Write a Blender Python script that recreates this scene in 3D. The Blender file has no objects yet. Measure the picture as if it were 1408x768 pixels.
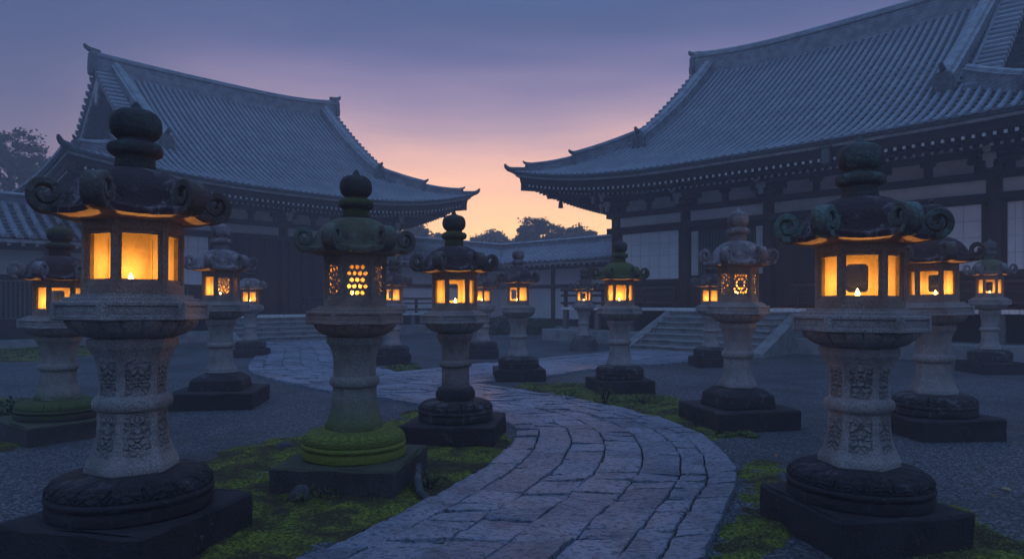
import bpy, bmesh, math, random
import numpy as np
from mathutils import Vector, Matrix, noise as mnoise
R = math.radians
PI = math.pi
random.seed(7)
SC = bpy.context.scene
COL = SC.collection

# ------------------------------------------------------------------ camera
EYE, FPX, HOR = 1.5, 939.0, 415.0
cam_d = bpy.data.cameras.new('camera')
cam = bpy.data.objects.new('camera', cam_d)
COL.objects.link(cam)
cam.location = (0, 0, EYE)
cam.rotation_euler = (R(90), 0, 0)
cam_d.sensor_width = 36
cam_d.lens = 36 * FPX / 1408
cam_d.shift_y = (HOR - 384) / 1408
cam_d.clip_end = 1000
SC.camera = cam

# ------------------------------------------------------------------ dusk sky, faint sun, exposure
world = bpy.data.worlds.new('World')
SC.world = world
world.use_nodes = True
SUN_AZ, SUN_EL = R(2), R(2.0)            # azimuth measured from +Y towards +X
HAZE_DENSITY = 0.0060
SKY_GAIN = 3.0                            # the ramps hold a third of the radiance


def build_sky():
    nt = world.node_tree
    N, K = nt.nodes, nt.links
    N.clear()
    out = N.new('ShaderNodeOutputWorld')
    bg = N.new('ShaderNodeBackground')
    bg2 = N.new('ShaderNodeBackground')
    add = N.new('ShaderNodeAddShader')
    sky = N.new('ShaderNodeTexSky')
    sky.sky_type = 'NISHITA'
    sky.sun_disc = False
    sky.sun_elevation = SUN_EL
    sky.sun_rotation = SUN_AZ
    sky.ozone_density = 4.0
    K.new(sky.outputs[0], bg2.inputs[0])
    bg2.inputs[1].default_value = 0.008
    tc = N.new('ShaderNodeTexCoord')
    nrm = N.new('ShaderNodeVectorMath'); nrm.operation = 'NORMALIZE'
    K.new(tc.outputs['Generated'], nrm.inputs[0])
    sep = N.new('ShaderNodeSeparateXYZ')
    K.new(nrm.outputs[0], sep.inputs[0])
    # soft cloud streaks bend the height a little
    mp = N.new('ShaderNodeMapping'); mp.inputs['Scale'].default_value = (1.6, 1.6, 11)
    K.new(nrm.outputs[0], mp.inputs[0])
    nz = N.new('ShaderNodeTexNoise'); nz.inputs['Scale'].default_value = 2.2; nz.inputs['Detail'].default_value = 6
    K.new(mp.outputs[0], nz.inputs['Vector'])
    ms = N.new('ShaderNodeMath'); ms.operation = 'MULTIPLY_ADD'
    K.new(nz.outputs[0], ms.inputs[0]); ms.inputs[1].default_value = 0.06; ms.inputs[2].default_value = -0.03
    zz = N.new('ShaderNodeMath'); zz.operation = 'ADD'
    K.new(sep.outputs[2], zz.inputs[0]); K.new(ms.outputs[0], zz.inputs[1])
    # sun side ramp and far side ramp over sin(elevation)
    def ramp(stops):
        r = N.new('ShaderNodeValToRGB')
        e = r.color_ramp.elements
        while len(e) > 1: e.remove(e[-1])
        e[0].position = stops[0][0]; e[0].color = (*[v / 3 for v in stops[0][1]], 1)
        for p, c in stops[1:]:
            q = e.new(p); q.color = (*[v / 3 for v in c], 1)
        K.new(zz.outputs[0], r.inputs[0])
        return r
    a = ramp([(0.0, (1.50, .86, .30)), (.10, (1.50, .86, .34)), (.15, (1.34, .70, .37)), (.20, (.88, .49, .40)), (.25, (.44, .305, .37)),
              (.30, (.21, .175, .31)), (.355, (.082, .104, .225)), (.41, (.042, .070, .160)), (.6, (.105, .20, .45)), (1, (.22, .42, .88))])
    b = ramp([(0.0, (.34, .20, .22)), (.12, (.28, .18, .23)), (.2, (.15, .135, .215)), (.29, (.073, .090, .190)),
              (.40, (.040, .068, .152)), (.6, (.105, .20, .45)), (1, (.22, .42, .88))])
    c = ramp([(0.0, (.065, .088, .15)), (.25, (.10, .143, .255)), (.6, (.18, .30, .58)), (1, (.22, .42, .88))])
    for q in (a, b, c): q.color_ramp.interpolation = 'B_SPLINE'
    flat = N.new('ShaderNodeCombineXYZ')
    K.new(sep.outputs[0], flat.inputs[0]); K.new(sep.outputs[1], flat.inputs[1])
    fn = N.new('ShaderNodeVectorMath'); fn.operation = 'NORMALIZE'
    K.new(flat.outputs[0], fn.inputs[0])
    dt = N.new('ShaderNodeVectorMath'); dt.operation = 'DOT_PRODUCT'
    K.new(fn.outputs[0], dt.inputs[0])
    dt.inputs[1].default_value = (math.sin(SUN_AZ), math.cos(SUN_AZ), 0)
    def rng(lo, hi):
        m = N.new('ShaderNodeMapRange'); m.interpolation_type = 'SMOOTHERSTEP'
        K.new(dt.outputs['Value'], m.inputs['Value'])
        m.inputs['From Min'].default_value = lo; m.inputs['From Max'].default_value = hi
        return m
    m1 = rng(math.cos(R(40)), math.cos(R(5)))
    m2 = rng(math.cos(R(115)), math.cos(R(32)))
    x1 = N.new('ShaderNodeMix'); x1.data_type = 'RGBA'
    K.new(m2.outputs[0], x1.inputs[0]); K.new(c.outputs[0], x1.inputs[6]); K.new(b.outputs[0], x1.inputs[7])
    x2 = N.new('ShaderNodeMix'); x2.data_type = 'RGBA'
    K.new(m1.outputs[0], x2.inputs[0]); K.new(x1.outputs[2], x2.inputs[6]); K.new(a.outputs[0], x2.inputs[7])
    K.new(x2.outputs[2], bg.inputs[0])
    bg.inputs[1].default_value = SKY_GAIN
    K.new(bg.outputs[0], add.inputs[0]); K.new(bg2.outputs[0], add.inputs[1])
    K.new(add.outputs[0], out.inputs[0])


build_sky()
sun_d = bpy.data.lights.new('sun', 'SUN')
sun_d.energy = 0.04
sun_d.angle = R(12)
sun_d.color = (1, .62, .38)
sun = bpy.data.objects.new('sun', sun_d)
COL.objects.link(sun)
sun.rotation_euler = Vector((-math.sin(SUN_AZ) * math.cos(SUN_EL), -math.cos(SUN_AZ) * math.cos(SUN_EL), -math.sin(SUN_EL))).to_track_quat('-Z', 'Y').to_euler()

SC.view_settings.view_transform = 'Standard'
SC.view_settings.look = 'None'
SC.view_settings.gamma = 1
SC.view_settings.exposure = 0.42
SC.render.engine = 'CYCLES'
cy = SC.cycles
cy.use_denoising = True
cy.denoiser = 'OPENIMAGEDENOISE'
cy.max_bounces = 6
cy.diffuse_bounces = 3
cy.glossy_bounces = 2
cy.transmission_bounces = 3
cy.volume_bounces = 1
cy.sample_clamp_indirect = 3.0
cy.blur_glossy = 1.0

# ------------------------------------------------------------------ material helpers


class NT:
    def __init__(s, name):
        s.m = bpy.data.materials.new(name)
        s.m.use_nodes = True
        s.t = s.m.node_tree
        s.b = s.t.nodes['Principled BSDF']
        s.obj = None

    def n(s, typ, ins=(), **kw):
        nd = s.t.nodes.new('ShaderNode' + typ)
        for k, v in kw.items():
            setattr(nd, k, v)
        for k, v in dict(ins).items():
            s.set(nd.inputs[k], v)
        return nd

    def set(s, sock, v):
        if hasattr(v, 'is_output') or isinstance(v, bpy.types.NodeSocket):
            s.t.links.new(v, sock)
        else:
            if isinstance(v, tuple) and len(v) == 3 and sock.type == 'RGBA':
                v = (*v, 1)
            sock.default_value = v

    def co(s):
        if s.obj is None:
            s.obj = s.n('TexCoord').outputs['Object']
        return s.obj

    def noise(s, scale, detail=4, rough=.55, dist=0, vec=None):
        return s.n('TexNoise', {'Vector': vec or s.co(), 'Scale': scale, 'Detail': detail, 'Roughness': rough, 'Distortion': dist}).outputs[0]

    def voro(s, scale, feature='F1', vec=None, out='Distance', rnd=1.0):
        return s.n('TexVoronoi', {'Vector': vec or s.co(), 'Scale': scale, 'Randomness': rnd}, feature=feature).outputs[out]

    def math(s, op, a, b=0.0, c=None, clamp=False):
        nd = s.n('Math', {0: a, 1: b}, operation=op, use_clamp=clamp)
        if c is not None:
            s.set(nd.inputs[2], c)
        return nd.outputs[0]

    def step(s, v, lo, hi, a=0.0, b=1.0):
        return s.n('MapRange', {'Value': v, 'From Min': lo, 'From Max': hi, 'To Min': a, 'To Max': b}, interpolation_type='SMOOTHSTEP').outputs[0]

    def mix(s, f, a, b):
        nd = s.n('Mix', data_type='RGBA')
        s.set(nd.inputs[0], f); s.set(nd.inputs[6], a); s.set(nd.inputs[7], b)
        return nd.outputs[2]

    def bump(s, h, strength=.5, dist=.01, prev=None):
        nd = s.n('Bump', {'Height': h, 'Strength': strength, 'Distance': dist})
        if prev is not None:
            s.set(nd.inputs['Normal'], prev)
        return nd.outputs[0]

    def fin(s, color, rough=.8, normal=None, spec=.4, **kw):
        s.set(s.b.inputs['Base Color'], color)
        s.set(s.b.inputs['Roughness'], rough)
        s.set(s.b.inputs['Specular IOR Level'], spec)
        if normal is not None:
            s.set(s.b.inputs['Normal'], normal)
        for k, v in kw.items():
            s.set(s.b.inputs[k.replace('_', ' ')], v)
        return s.m


def normal_z(nt):
    g = nt.n('NewGeometry')
    return nt.n('SeparateXYZ', {0: g.outputs['Normal']}).outputs[2]


def stone_mat(name, base=(.30, .27, .25), dark=.55, moss=0.0, moss_lo=0.0, moss_hi=0.6, lichen=None, lichen_amt=.0, carve=False,
              moss_col=(.075, .10, .018), rough=.78):
    """granite: salt and pepper grains, stains, optional lichen blotches and moss on what faces up or lies low"""
    t = NT(name)
    grain = t.noise(140, 3, .7)
    grain2 = t.voro(120)
    blot = t.noise(3.1, 6, .62)
    blot2 = t.noise(9, 5, .6)
    b = Vector(base)
    c = t.mix(t.step(grain, .38, .62), tuple(b * .58), tuple(b * 1.38))
    c = t.mix(t.step(grain2, .05, .28, .5, 0), c, tuple(b * .22))
    c = t.mix(t.math('MULTIPLY', t.step(blot, .42, .66), dark), c, tuple(b * .28))
    c = t.mix(t.math('MULTIPLY', t.step(blot2, .52, .72), .35), c, (b[0] * .8, b[1] * .9, b[2] * .85))
    if lichen is not None:
        l1 = t.step(t.noise(5.5, 7, .7, .4), .5 - lichen_amt * .25, .62 - lichen_amt * .25)
        l2 = t.step(t.noise(38, 3, .6), .40, .60, .35, 1)
        c = t.mix(t.math('MULTIPLY', l1, l2), c, lichen)
    if moss > 0:
        z = t.n('SeparateXYZ', {0: t.co()}).outputs[2]
        low = t.step(z, moss_hi, moss_lo)
        up = t.step(normal_z(t), -.45, .75)
        m = t.math('ADD', t.math('MULTIPLY', up, .45), t.math('MULTIPLY', t.noise(6, 6, .65), .75))
        m = t.math('MULTIPLY', t.math('MULTIPLY', t.step(m, .62 - .3 * moss, .85 - .3 * moss), low), min(1, moss * 1.3))
        mc = t.mix(t.noise(55, 3), tuple(Vector(moss_col) * .45), tuple(Vector(moss_col) * 1.5))
        c = t.mix(m, c, mc)
    h = t.math('ADD', t.math('MULTIPLY', grain, .35), t.math('MULTIPLY', t.noise(45, 4, .6), .8))
    nrm = t.bump(h, 1.0, .02)
    if carve:
        a = t.n('Attribute', attribute_name='carve').outputs['Vector']
        s = t.n('SeparateXYZ', {0: a})
        mask = s.outputs[2]
        v = t.n('CombineXYZ', {0: s.outputs[0], 1: s.outputs[1]}).outputs[0]
        wob = t.n('VectorMath', {0: v, 1: t.n('VectorMath', {0: t.n('TexNoise', {'Vector': v, 'Scale': 9.0, 'Detail': 1.0}).outputs['Color'], 'Scale': .09}, operation='SCALE').outputs[0]}, operation='ADD').outputs[0]
        e = t.n('TexVoronoi', {'Vector': wob, 'Scale': 17.0}, feature='DISTANCE_TO_EDGE').outputs['Distance']
        rings = t.n('TexWave', {'Vector': wob, 'Scale': 9.0, 'Distortion': 4.0, 'Detail': 1.0}, wave_type='RINGS').outputs[0]
        pat = t.math('ADD', t.step(e, .02, .16), t.math('MULTIPLY', rings, .4))
        pat = t.math('MULTIPLY', pat, mask)
        nrm = t.bump(pat, 1.0, .022, nrm)
        c = t.mix(t.math('MULTIPLY', t.step(e, .13, .02), t.math('MULTIPLY', mask, .16)), c, tuple(b * .25))
    return t.fin(c, rough, nrm, .35)


def simple_mat(name, c1, c2, scale=6, rough=.7, bump=.25, bs=40, spec=.35, detail=5):
    t = NT(name)
    f = t.step(t.noise(scale, detail, .6), .35, .65)
    return t.fin(t.mix(f, c1, c2), rough, t.bump(t.noise(bs, 4, .6), bump, .01), spec)


def wood_mat(name, c1, c2, rough=.65):
    t = NT(name)
    mp = t.n('Mapping', {0: t.co(), 'Scale': (6, 6, 1.0)}).outputs[0]
    g = t.noise(7, 6, .65, .6, vec=mp)
    st = t.noise(1.3, 4, .6)
    c = t.mix(t.step(g, .3, .7), c1, c2)
    c = t.mix(t.math('MULTIPLY', t.step(st, .45, .7), .5), c, tuple(Vector(c1) * .55))
    return t.fin(c, rough, t.bump(g, .25, .006), .3)


M = {}


def make_materials():
    M['granite'] = stone_mat('granite', (.32, .30, .285), .5)
    M['granite_carved'] = stone_mat('granite_carved', (.32, .30, .285), .5, carve=True)
    M['granite_mossy'] = stone_mat('granite_mossy', (.30, .28, .245), .5, moss=.95, moss_lo=.40, moss_hi=.86, carve=True, moss_col=(.10, .13, .02))
    M['granite_low_moss'] = stone_mat('granite_low_moss', (.30, .28, .255), .5, moss=.8, moss_lo=.45, moss_hi=.62, carve=True)
    M['granite_dark_low'] = stone_mat('granite_dark_low', (.24, .21, .20), .7, moss=1.35, moss_lo=.60, moss_hi=.70, moss_col=(.030, .027, .030))
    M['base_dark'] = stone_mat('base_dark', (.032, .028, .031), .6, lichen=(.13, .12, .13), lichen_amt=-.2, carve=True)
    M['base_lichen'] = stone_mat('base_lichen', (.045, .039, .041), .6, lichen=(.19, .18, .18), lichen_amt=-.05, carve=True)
    M['base_mossy'] = stone_mat('base_mossy', (.09, .08, .07), .5, moss=1.35, moss_lo=.9, moss_hi=1.2, moss_col=(.19, .215, .028), carve=True)
    M['base_half_moss'] = stone_mat('base_half_moss', (.06, .055, .05), .5, moss=.62, moss_lo=.9, moss_hi=1.2, moss_col=(.07, .10, .014))
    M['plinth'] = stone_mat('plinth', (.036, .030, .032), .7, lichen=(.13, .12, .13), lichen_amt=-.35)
    M['plinth_moss'] = stone_mat('plinth_moss', (.075, .062, .062), .6, moss=.32, moss_lo=.9, moss_hi=1.2)
    M['cap_dark'] = stone_mat('cap_dark', (.055, .036, .041), .5, lichen=(.24, .22, .23), lichen_amt=-.10)
    M['cap_pale'] = stone_mat('cap_pale', (.19, .165, .17), .75, lichen=(.34, .32, .33), lichen_amt=.12)
    M['cap_verdigris'] = stone_mat('cap_verdigris', (.15, .125, .10), .95, lichen=(.15, .185, .15), lichen_amt=.12, moss=.30, moss_lo=2.6, moss_hi=3.5)
    M['scroll_olive'] = stone_mat('scroll_olive', (.16, .135, .105), .7, lichen=(.12, .18, .145), lichen_amt=.15)
    M['granite_reddish_glow'] = stone_mat('granite_reddish_glow', (.34, .25, .205), .4)  # reddish granite; on most fireboxes its warmth paints in candle glow
    M['cap_moss'] = stone_mat('cap_moss', (.09, .09, .07), .6, moss=.62, moss_lo=2.6, moss_hi=3.5, moss_col=(.07, .10, .02))
    M['scroll_verdigris'] = stone_mat('scroll_verdigris', (.12, .115, .10), .7, lichen=(.12, .22, .19), lichen_amt=.25)
    M['scroll_dark'] = stone_mat('scroll_dark', (.105, .088, .080), .6, lichen=(.17, .18, .155), lichen_amt=0)
    M['finial_green'] = stone_mat('finial_green', (.075, .085, .078), .7, lichen=(.10, .165, .145), lichen_amt=.12)
    M['finial_dim'] = stone_mat('finial_dim', (.05, .055, .052), .7, lichen=(.055, .10, .085), lichen_amt=.05)
    M['finial_black'] = stone_mat('finial_black', (.050, .048, .050), .6, lichen=(.13, .14, .13), lichen_amt=-.2, moss=.35, moss_lo=2.6, moss_hi=3.5)
    M['finial_moss'] = stone_mat('finial_moss', (.055, .052, .048), .6, moss=.9, moss_lo=2.42, moss_hi=2.56)
    M['rock'] = stone_mat('rock', (.075, .07, .075), .6, lichen=(.2, .2, .2), lichen_amt=-.1)
    # roof tiles
    t = NT('roof_tile')
    n1, n2 = t.noise(1.2, 6, .65), t.noise(9, 5, .65)
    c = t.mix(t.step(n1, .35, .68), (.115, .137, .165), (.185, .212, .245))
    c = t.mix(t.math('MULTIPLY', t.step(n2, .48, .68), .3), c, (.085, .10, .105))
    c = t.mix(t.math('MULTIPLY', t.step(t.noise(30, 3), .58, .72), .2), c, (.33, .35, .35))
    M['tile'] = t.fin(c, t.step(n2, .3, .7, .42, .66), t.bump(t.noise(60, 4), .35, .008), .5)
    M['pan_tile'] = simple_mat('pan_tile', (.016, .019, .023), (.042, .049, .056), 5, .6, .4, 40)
    t = NT('ridge_tile')
    z = t.n('SeparateXYZ', {0: t.co()}).outputs[2]
    lay = t.math('FRACT', t.math('MULTIPLY', z, 9.0))
    c = t.mix(t.step(t.noise(3, 6, .65), .35, .68), (.13, .15, .17), (.25, .28, .31))
    c = t.mix(t.step(lay, .75, .95, 0, .6), c, (.04, .045, .05))
    M['ridge'] = t.fin(c, .6, t.bump(t.math('ADD', lay, t.noise(40, 4)), .5, .02), .4)
    M['ogre_tile'] = simple_mat('ogre_tile', (.05, .055, .06), (.10, .11, .12), 8, .7, .6, 25)
    M['wood'] = wood_mat('dark_timber', (.016, .012, .012), (.034, .024, .022))
    M['wood_red'] = wood_mat('red_brown_timber', (.030, .016, .014), (.055, .028, .022))
    M['wood_grey'] = wood_mat('grey_timber', (.10, .095, .09), (.17, .16, .15))
    M['fascia'] = simple_mat('pale_fascia', (.26, .26, .26), (.38, .38, .37), 5, .7)
    M['white_tip'] = simple_mat('white_paint', (.62, .62, .60), (.78, .77, .75), 9, .6)
    M['plaster'] = simple_mat('plaster', (.62, .61, .60), (.72, .71, .70), 2.2, .85, .12, 60)
    M['plaster_old'] = simple_mat('plaster_old', (.50, .49, .48), (.60, .59, .57), 2.2, .85, .15, 60)
    M['paper_white'] = simple_mat('shoji_paper', (.74, .75, .77), (.82, .82, .84), 1.5, .8, .05, 60)
    M['lattice_green'] = simple_mat('green_lattice', (.045, .085, .07), (.065, .12, .10), 7, .6)
    M['bronze'] = simple_mat('bronze', (.05, .06, .055), (.09, .11, .10), 20, .5)
    M['step_stone'] = stone_mat('step_stone', (.27, .28, .28), .55, rough=.6)
    M['bark'] = simple_mat('bark', (.035, .028, .024), (.06, .05, .042), 9, .9, .7, 20)
    t = NT('tree_leaf')
    c = t.mix(t.noise(2.2, 3), (.035, .05, .022), (.075, .095, .040))
    M['leaf'] = t.fin(c, .65, None, .3)
    M['shrub_leaf'] = simple_mat('shrub_leaf', (.030, .055, .022), (.065, .10, .035), 12, .6, 0, 40)
    # gravel
    t = NT('gravel')
    vec = t.co()
    d1 = t.voro(50); d2 = t.voro(105)
    col = t.n('TexVoronoi', {'Vector': vec, 'Scale': 50.0}).outputs['Color']
    g = t.n('SeparateColor', {0: col}).outputs[0]
    c = t.mix(g, (.022, .026, .032), (.38, .40, .43))
    c = t.mix(t.step(d1, .35, .7, 0, .7), c, (.025, .026, .03))
    big = t.noise(.55, 6, .65)
    c = t.mix(t.step(big, .42, .65, 0, .62), c, (.040, .038, .038))
    c = t.mix(t.step(t.noise(1.7, 7, .7), .60, .72, 0, .7), c, (.035, .036, .022))
    h = t.math('ADD', t.math('MULTIPLY', d1, -1.0), t.math('MULTIPLY', d2, -.5))
    c = t.mix(t.step(t.noise(26, 3, .7), .40, .62, 0, .6), c, (.030, .033, .038))
    M['gravel'] = t.fin(c, .7, t.bump(h, 1.0, .035), .4)
    # flagstone: rough hewn, a little damp
    t = NT('flagstone')
    isl = t.n('Attribute', attribute_name='tone').outputs['Fac']
    pits = t.noise(26, 6, .68, .3)
    chis = t.n('Mapping', {0: t.co(), 'Scale': (1, 2.6, 1)}).outputs[0]
    ch = t.noise(15, 5, .62, .5, vec=chis)
    c = t.mix(isl, (.22, .255, .32), (.40, .45, .54))
    c = t.mix(t.step(t.noise(3.5, 6, .65), .45, .68, 0, .5), c, (.085, .092, .11))
    c = t.mix(t.step(pits, .50, .66, 0, .8), c, (.045, .05, .06))
    c = t.mix(t.step(ch, .48, .34, 0, .75), c, (.06, .066, .08))  # pits and hollows darkened in colour: dirt plus painted relief shade
    h = t.math('ADD', t.math('MULTIPLY', ch, 1.5), t.math('MULTIPLY', t.noise(48, 5, .7), 1.0))
    M['flag'] = t.fin(c, t.step(ch, .3, .7, .52, .27), t.bump(h, 1.0, .040), .6)
    # moss and joint soil
    t = NT('moss')
    a = t.noise(2.2, 6, .65); b = t.noise(42, 4, .6)
    c = t.mix(t.step(b, .36, .66), (.042, .054, .010), (.26, .28, .038))
    c = t.mix(t.step(a, .42, .56, 0, .92), c, (.055, .040, .024))
    c = t.mix(t.step(t.noise(7, 4), .58, .70, 0, .6), c, (.12, .13, .025))
    M['moss'] = t.fin(c, .9, t.bump(t.math('ADD', b, t.noise(110, 3)), .9, .02), .15)
    t = NT('clover')
    c = t.mix(t.noise(3.0, 3), (.050, .075, .014), (.12, .155, .024))
    M['clover'] = t.fin(c, .6, None, .3)
    t = NT('joint_soil')
    c = t.mix(t.step(t.noise(6, 5), .42, .62), (.022, .022, .018), (.045, .062, .014))
    M['soil'] = t.fin(c, .95, t.bump(t.noise(60, 4), .8, .02), .15)
    # candle light things
    t = NT('candle_wax')
    M['wax'] = t.fin((.80, .66, .42), .5, None, .4)
    M['wax'].node_tree.nodes['Principled BSDF'].inputs['Emission Color'].default_value = (1, .45, .08, 1)
    M['wax'].node_tree.nodes['Principled BSDF'].inputs['Emission Strength'].default_value = .6
    t = NT('flame')
    M['flame'] = t.fin((0, 0, 0), .5, None, 0)
    M['flame'].node_tree.nodes['Principled BSDF'].inputs['Emission Color'].default_value = (1, .62, .18, 1)
    M['flame'].node_tree.nodes['Principled BSDF'].inputs['Emission Strength'].default_value = 12
    # inside walls of the lanterns: soot and old plaster
    t = NT('lantern_inside')
    c = t.mix(t.step(t.noise(5, 7, .7), .35, .7), (.115, .082, .048), (.075, .050, .028))
    c = t.mix(t.step(t.voro(7, 'DISTANCE_TO_EDGE'), .0, .03, .5, 0), c, (.15, .10, .06))
    M['inside'] = t.fin(c, .85, t.bump(t.noise(30, 5), .4, .01), .2)
    t = NT('washi_pane')
    tr = t.n('BsdfTranslucent', {0: t.mix(t.noise(22, 4), (.50, .36, .20), (.66, .50, .30))})
    df = t.n('BsdfDiffuse', {0: (.6, .55, .45)})
    mx = t.n('MixShader', {0: .72, 1: df.outputs[0], 2: tr.outputs[0]})
    t.t.links.new(mx.outputs[0], t.t.nodes['Material Output'].inputs[0])
    M['washi'] = t.m


make_materials()

# ------------------------------------------------------------------ mesh helpers


class MB:
    """collects faces with material slots, builds one mesh object"""

    def __init__(s):
        s.v, s.f, s.mi = [], [], []
        s.attr = {}

    def vert(s, p):
        s.v.append(tuple(p))
        return len(s.v) - 1

    def face(s, idx, m=0):
        s.f.append(tuple(idx)); s.mi.append(m)

    def quad(s, a, b, c, d, m=0):
        i = len(s.v)
        s.v += [tuple(a), tuple(b), tuple(c), tuple(d)]
        s.face((i, i + 1, i + 2, i + 3), m)

    def box(s, x0, x1, y0, y1, z0, z1, m=0, bev=0.0, M4=None):
        """box with chamfered edges (24 verts) when bev > 0"""
        P = []
        if bev <= 0:
            for z in (z0, z1):
                for x, y in ((x0, y0), (x1, y0), (x1, y1), (x0, y1)):
                    P.append(Vector((x, y, z)))
            F = [(3, 2, 1, 0), (4, 5, 6, 7), (0, 1, 5, 4), (1, 2, 6, 5), (2, 3, 7, 6), (3, 0, 4, 7)]
        else:
            b = bev
            rings = [(z0, b), (z0 + b, 0), (z1 - b, 0), (z1, b)]
            for k, (z, i) in enumerate(rings):
                e = b
                for x, y in ((x0 + e, y0 + i), (x1 - e, y0 + i), (x1 - i, y0 + e), (x1 - i, y1 - e), (x1 - e, y1 - i), (x0 + e, y1 - i), (x0 + i, y1 - e), (x0 + i, y0 + e)):
                    P.append(Vector((x, y, z)))
            F = [tuple(range(7, -1, -1)), tuple(range(24, 32))]
            for k in range(3):
                for j in range(8):
                    a, c = k * 8 + j, k * 8 + (j + 1) % 8
                    F.append((a, c, c + 8, a + 8))
        o = len(s.v)
        for p in P:
            if M4 is not None:
                p = M4 @ p
            s.v.append(tuple(p))
        for f in F:
            s.face([o + i for i in f], m)

    def grid(s, rows, m=0, close=False, cap0=False, cap1=False, flip=False):
        o = len(s.v)
        n = len(rows[0])
        for r in rows:
            s.v += [tuple(p) for p in r]
        for i in range(len(rows) - 1):
            for j in range(n if close else n - 1):
                k = (j + 1) % n
                q = (o + i * n + j, o + i * n + k, o + (i + 1) * n + k, o + (i + 1) * n + j)
                s.face(q[::-1] if flip else q, m)
        if cap0:
            q = tuple(o + j for j in range(n)); s.face(q if flip else q[::-1], m)
        if cap1:
            q = tuple(o + (len(rows) - 1) * n + j for j in range(n)); s.face(q[::-1] if flip else q, m)
        return o

    def tube(s, pts, rad, n=8, m=0, caps=True, squash=1.0):
        rows = []
        for i, p in enumerate(pts):
            p = Vector(p)
            a = Vector(pts[max(i - 1, 0)]); b = Vector(pts[min(i + 1, len(pts) - 1)])
            d = (b - a).normalized()
            u = d.cross(Vector((0, 0, 1)))
            u = Vector((1, 0, 0)) if u.length < 1e-4 else u.normalized()
            w = u.cross(d)
            r = rad[i] if isinstance(rad, (list, tuple)) else rad
            rows.append([p + (u * math.cos(2 * PI * k / n) + w * squash * math.sin(2 * PI * k / n)) * r for k in range(n)])
        s.grid(rows, m, True, caps, caps, flip=True)

    def lathe(s, prof, n=32, m=0, fn=None, caps=True, center=(0, 0)):
        """prof: (r, z); fn(theta, k) scales the radius at ring k"""
        rows = []
        for k, (r, z) in enumerate(prof):
            row = []
            for j in range(n):
                th = 2 * PI * j / n
                q = r * (fn(th, k) if fn else 1)
                row.append((center[0] + q * math.cos(th), center[1] + q * math.sin(th), z))
            rows.append(row)
        return s.grid(rows, m, True, caps, caps)

    def build(s, name, mats, parent=None, smooth=40, noise_amp=0, noise_scale=3, seed=0):
        me = bpy.data.meshes.new(name)
        V = s.v
        if noise_amp:
            W = []
            for p in V:
                q = Vector(p) * noise_scale + Vector((seed * 7.3, seed * 3.1, seed * 5.7))
                d = mnoise.noise_vector(q) + mnoise.noise_vector(q * 2.7) * .45
                W.append((p[0] + d[0] * noise_amp, p[1] + d[1] * noise_amp, p[2] + d[2] * noise_amp * .6))
            V = W
        me.from_pydata(V, [], s.f)
        for m in (mats if isinstance(mats, (list, tuple)) else [mats]):
            me.materials.append(M[m] if isinstance(m, str) else m)
        if any(s.mi):
            me.polygons.foreach_set('material_index', s.mi)
        for k, vals in s.attr.items():
            if len(vals) and isinstance(vals[0], tuple):
                at = me.attributes.new(k, 'FLOAT_VECTOR', 'POINT')
                at.data.foreach_set('vector', np.array(vals, dtype=np.float32).ravel())
            else:
                at = me.attributes.new(k, 'FLOAT', 'POINT')
                at.data.foreach_set('value', np.array(vals, dtype=np.float32))
        if smooth:
            me.shade_smooth()
            me.set_sharp_from_angle(angle=R(smooth))
        me.update()
        o = bpy.data.objects.new(name, me)
        COL.objects.link(o)
        if parent is not None:
            o.parent = parent
        return o


def tag(o, label=None, cat=None, group=None, kind=None):
    if label: o['label'] = label
    if cat: o['category'] = cat
    if group: o['group'] = group
    if kind: o['kind'] = kind
    return o


def empty(name, loc=(0, 0, 0), rz=0, label=None, cat=None, group=None):
    o = bpy.data.objects.new(name, None)
    o.empty_display_size = .2
    COL.objects.link(o)
    o.location = loc
    o.rotation_euler = (0, 0, rz)
    return tag(o, label, cat, group)


def inst(src, loc, rz=0, parent=None, scale=None):
    """another of a part: own object, shared mesh"""
    c = src.copy()
    COL.objects.link(c)
    c.location = loc
    c.rotation_euler = (0, 0, rz)
    c.parent = parent if parent is not None else src.parent
    if scale: c.scale = scale
    return c


def G(px, py, z=0.0):
    """ground point seen at a pixel of the 1408 x 768 photograph"""
    Y = FPX * (EYE - z) / (py - HOR)
    return ((px - 704) / FPX * Y, Y)


S2 = math.sqrt(.5)


def UV(u, v):
    """courtyard grid (45 degrees to the view) to world x, y"""
    return ((u - v) * S2, (u + v) * S2)


def in_poly(x, y, P):
    c = False
    j = len(P) - 1
    for i in range(len(P)):
        if (P[i][1] > y) != (P[j][1] > y) and x < (P[j][0] - P[i][0]) * (y - P[i][1]) / (P[j][1] - P[i][1]) + P[i][0]:
            c = not c
        j = i
    return c

# ------------------------------------------------------------------ ground
g = MB()
g.quad((-100, -30, 0), (100, -30, 0), (100, 105, 0), (-100, 105, 0))
tag(g.build('ground', 'gravel', smooth=0), 'dark grey gravel courtyard between the temple halls', 'ground', kind='structure')

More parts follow.
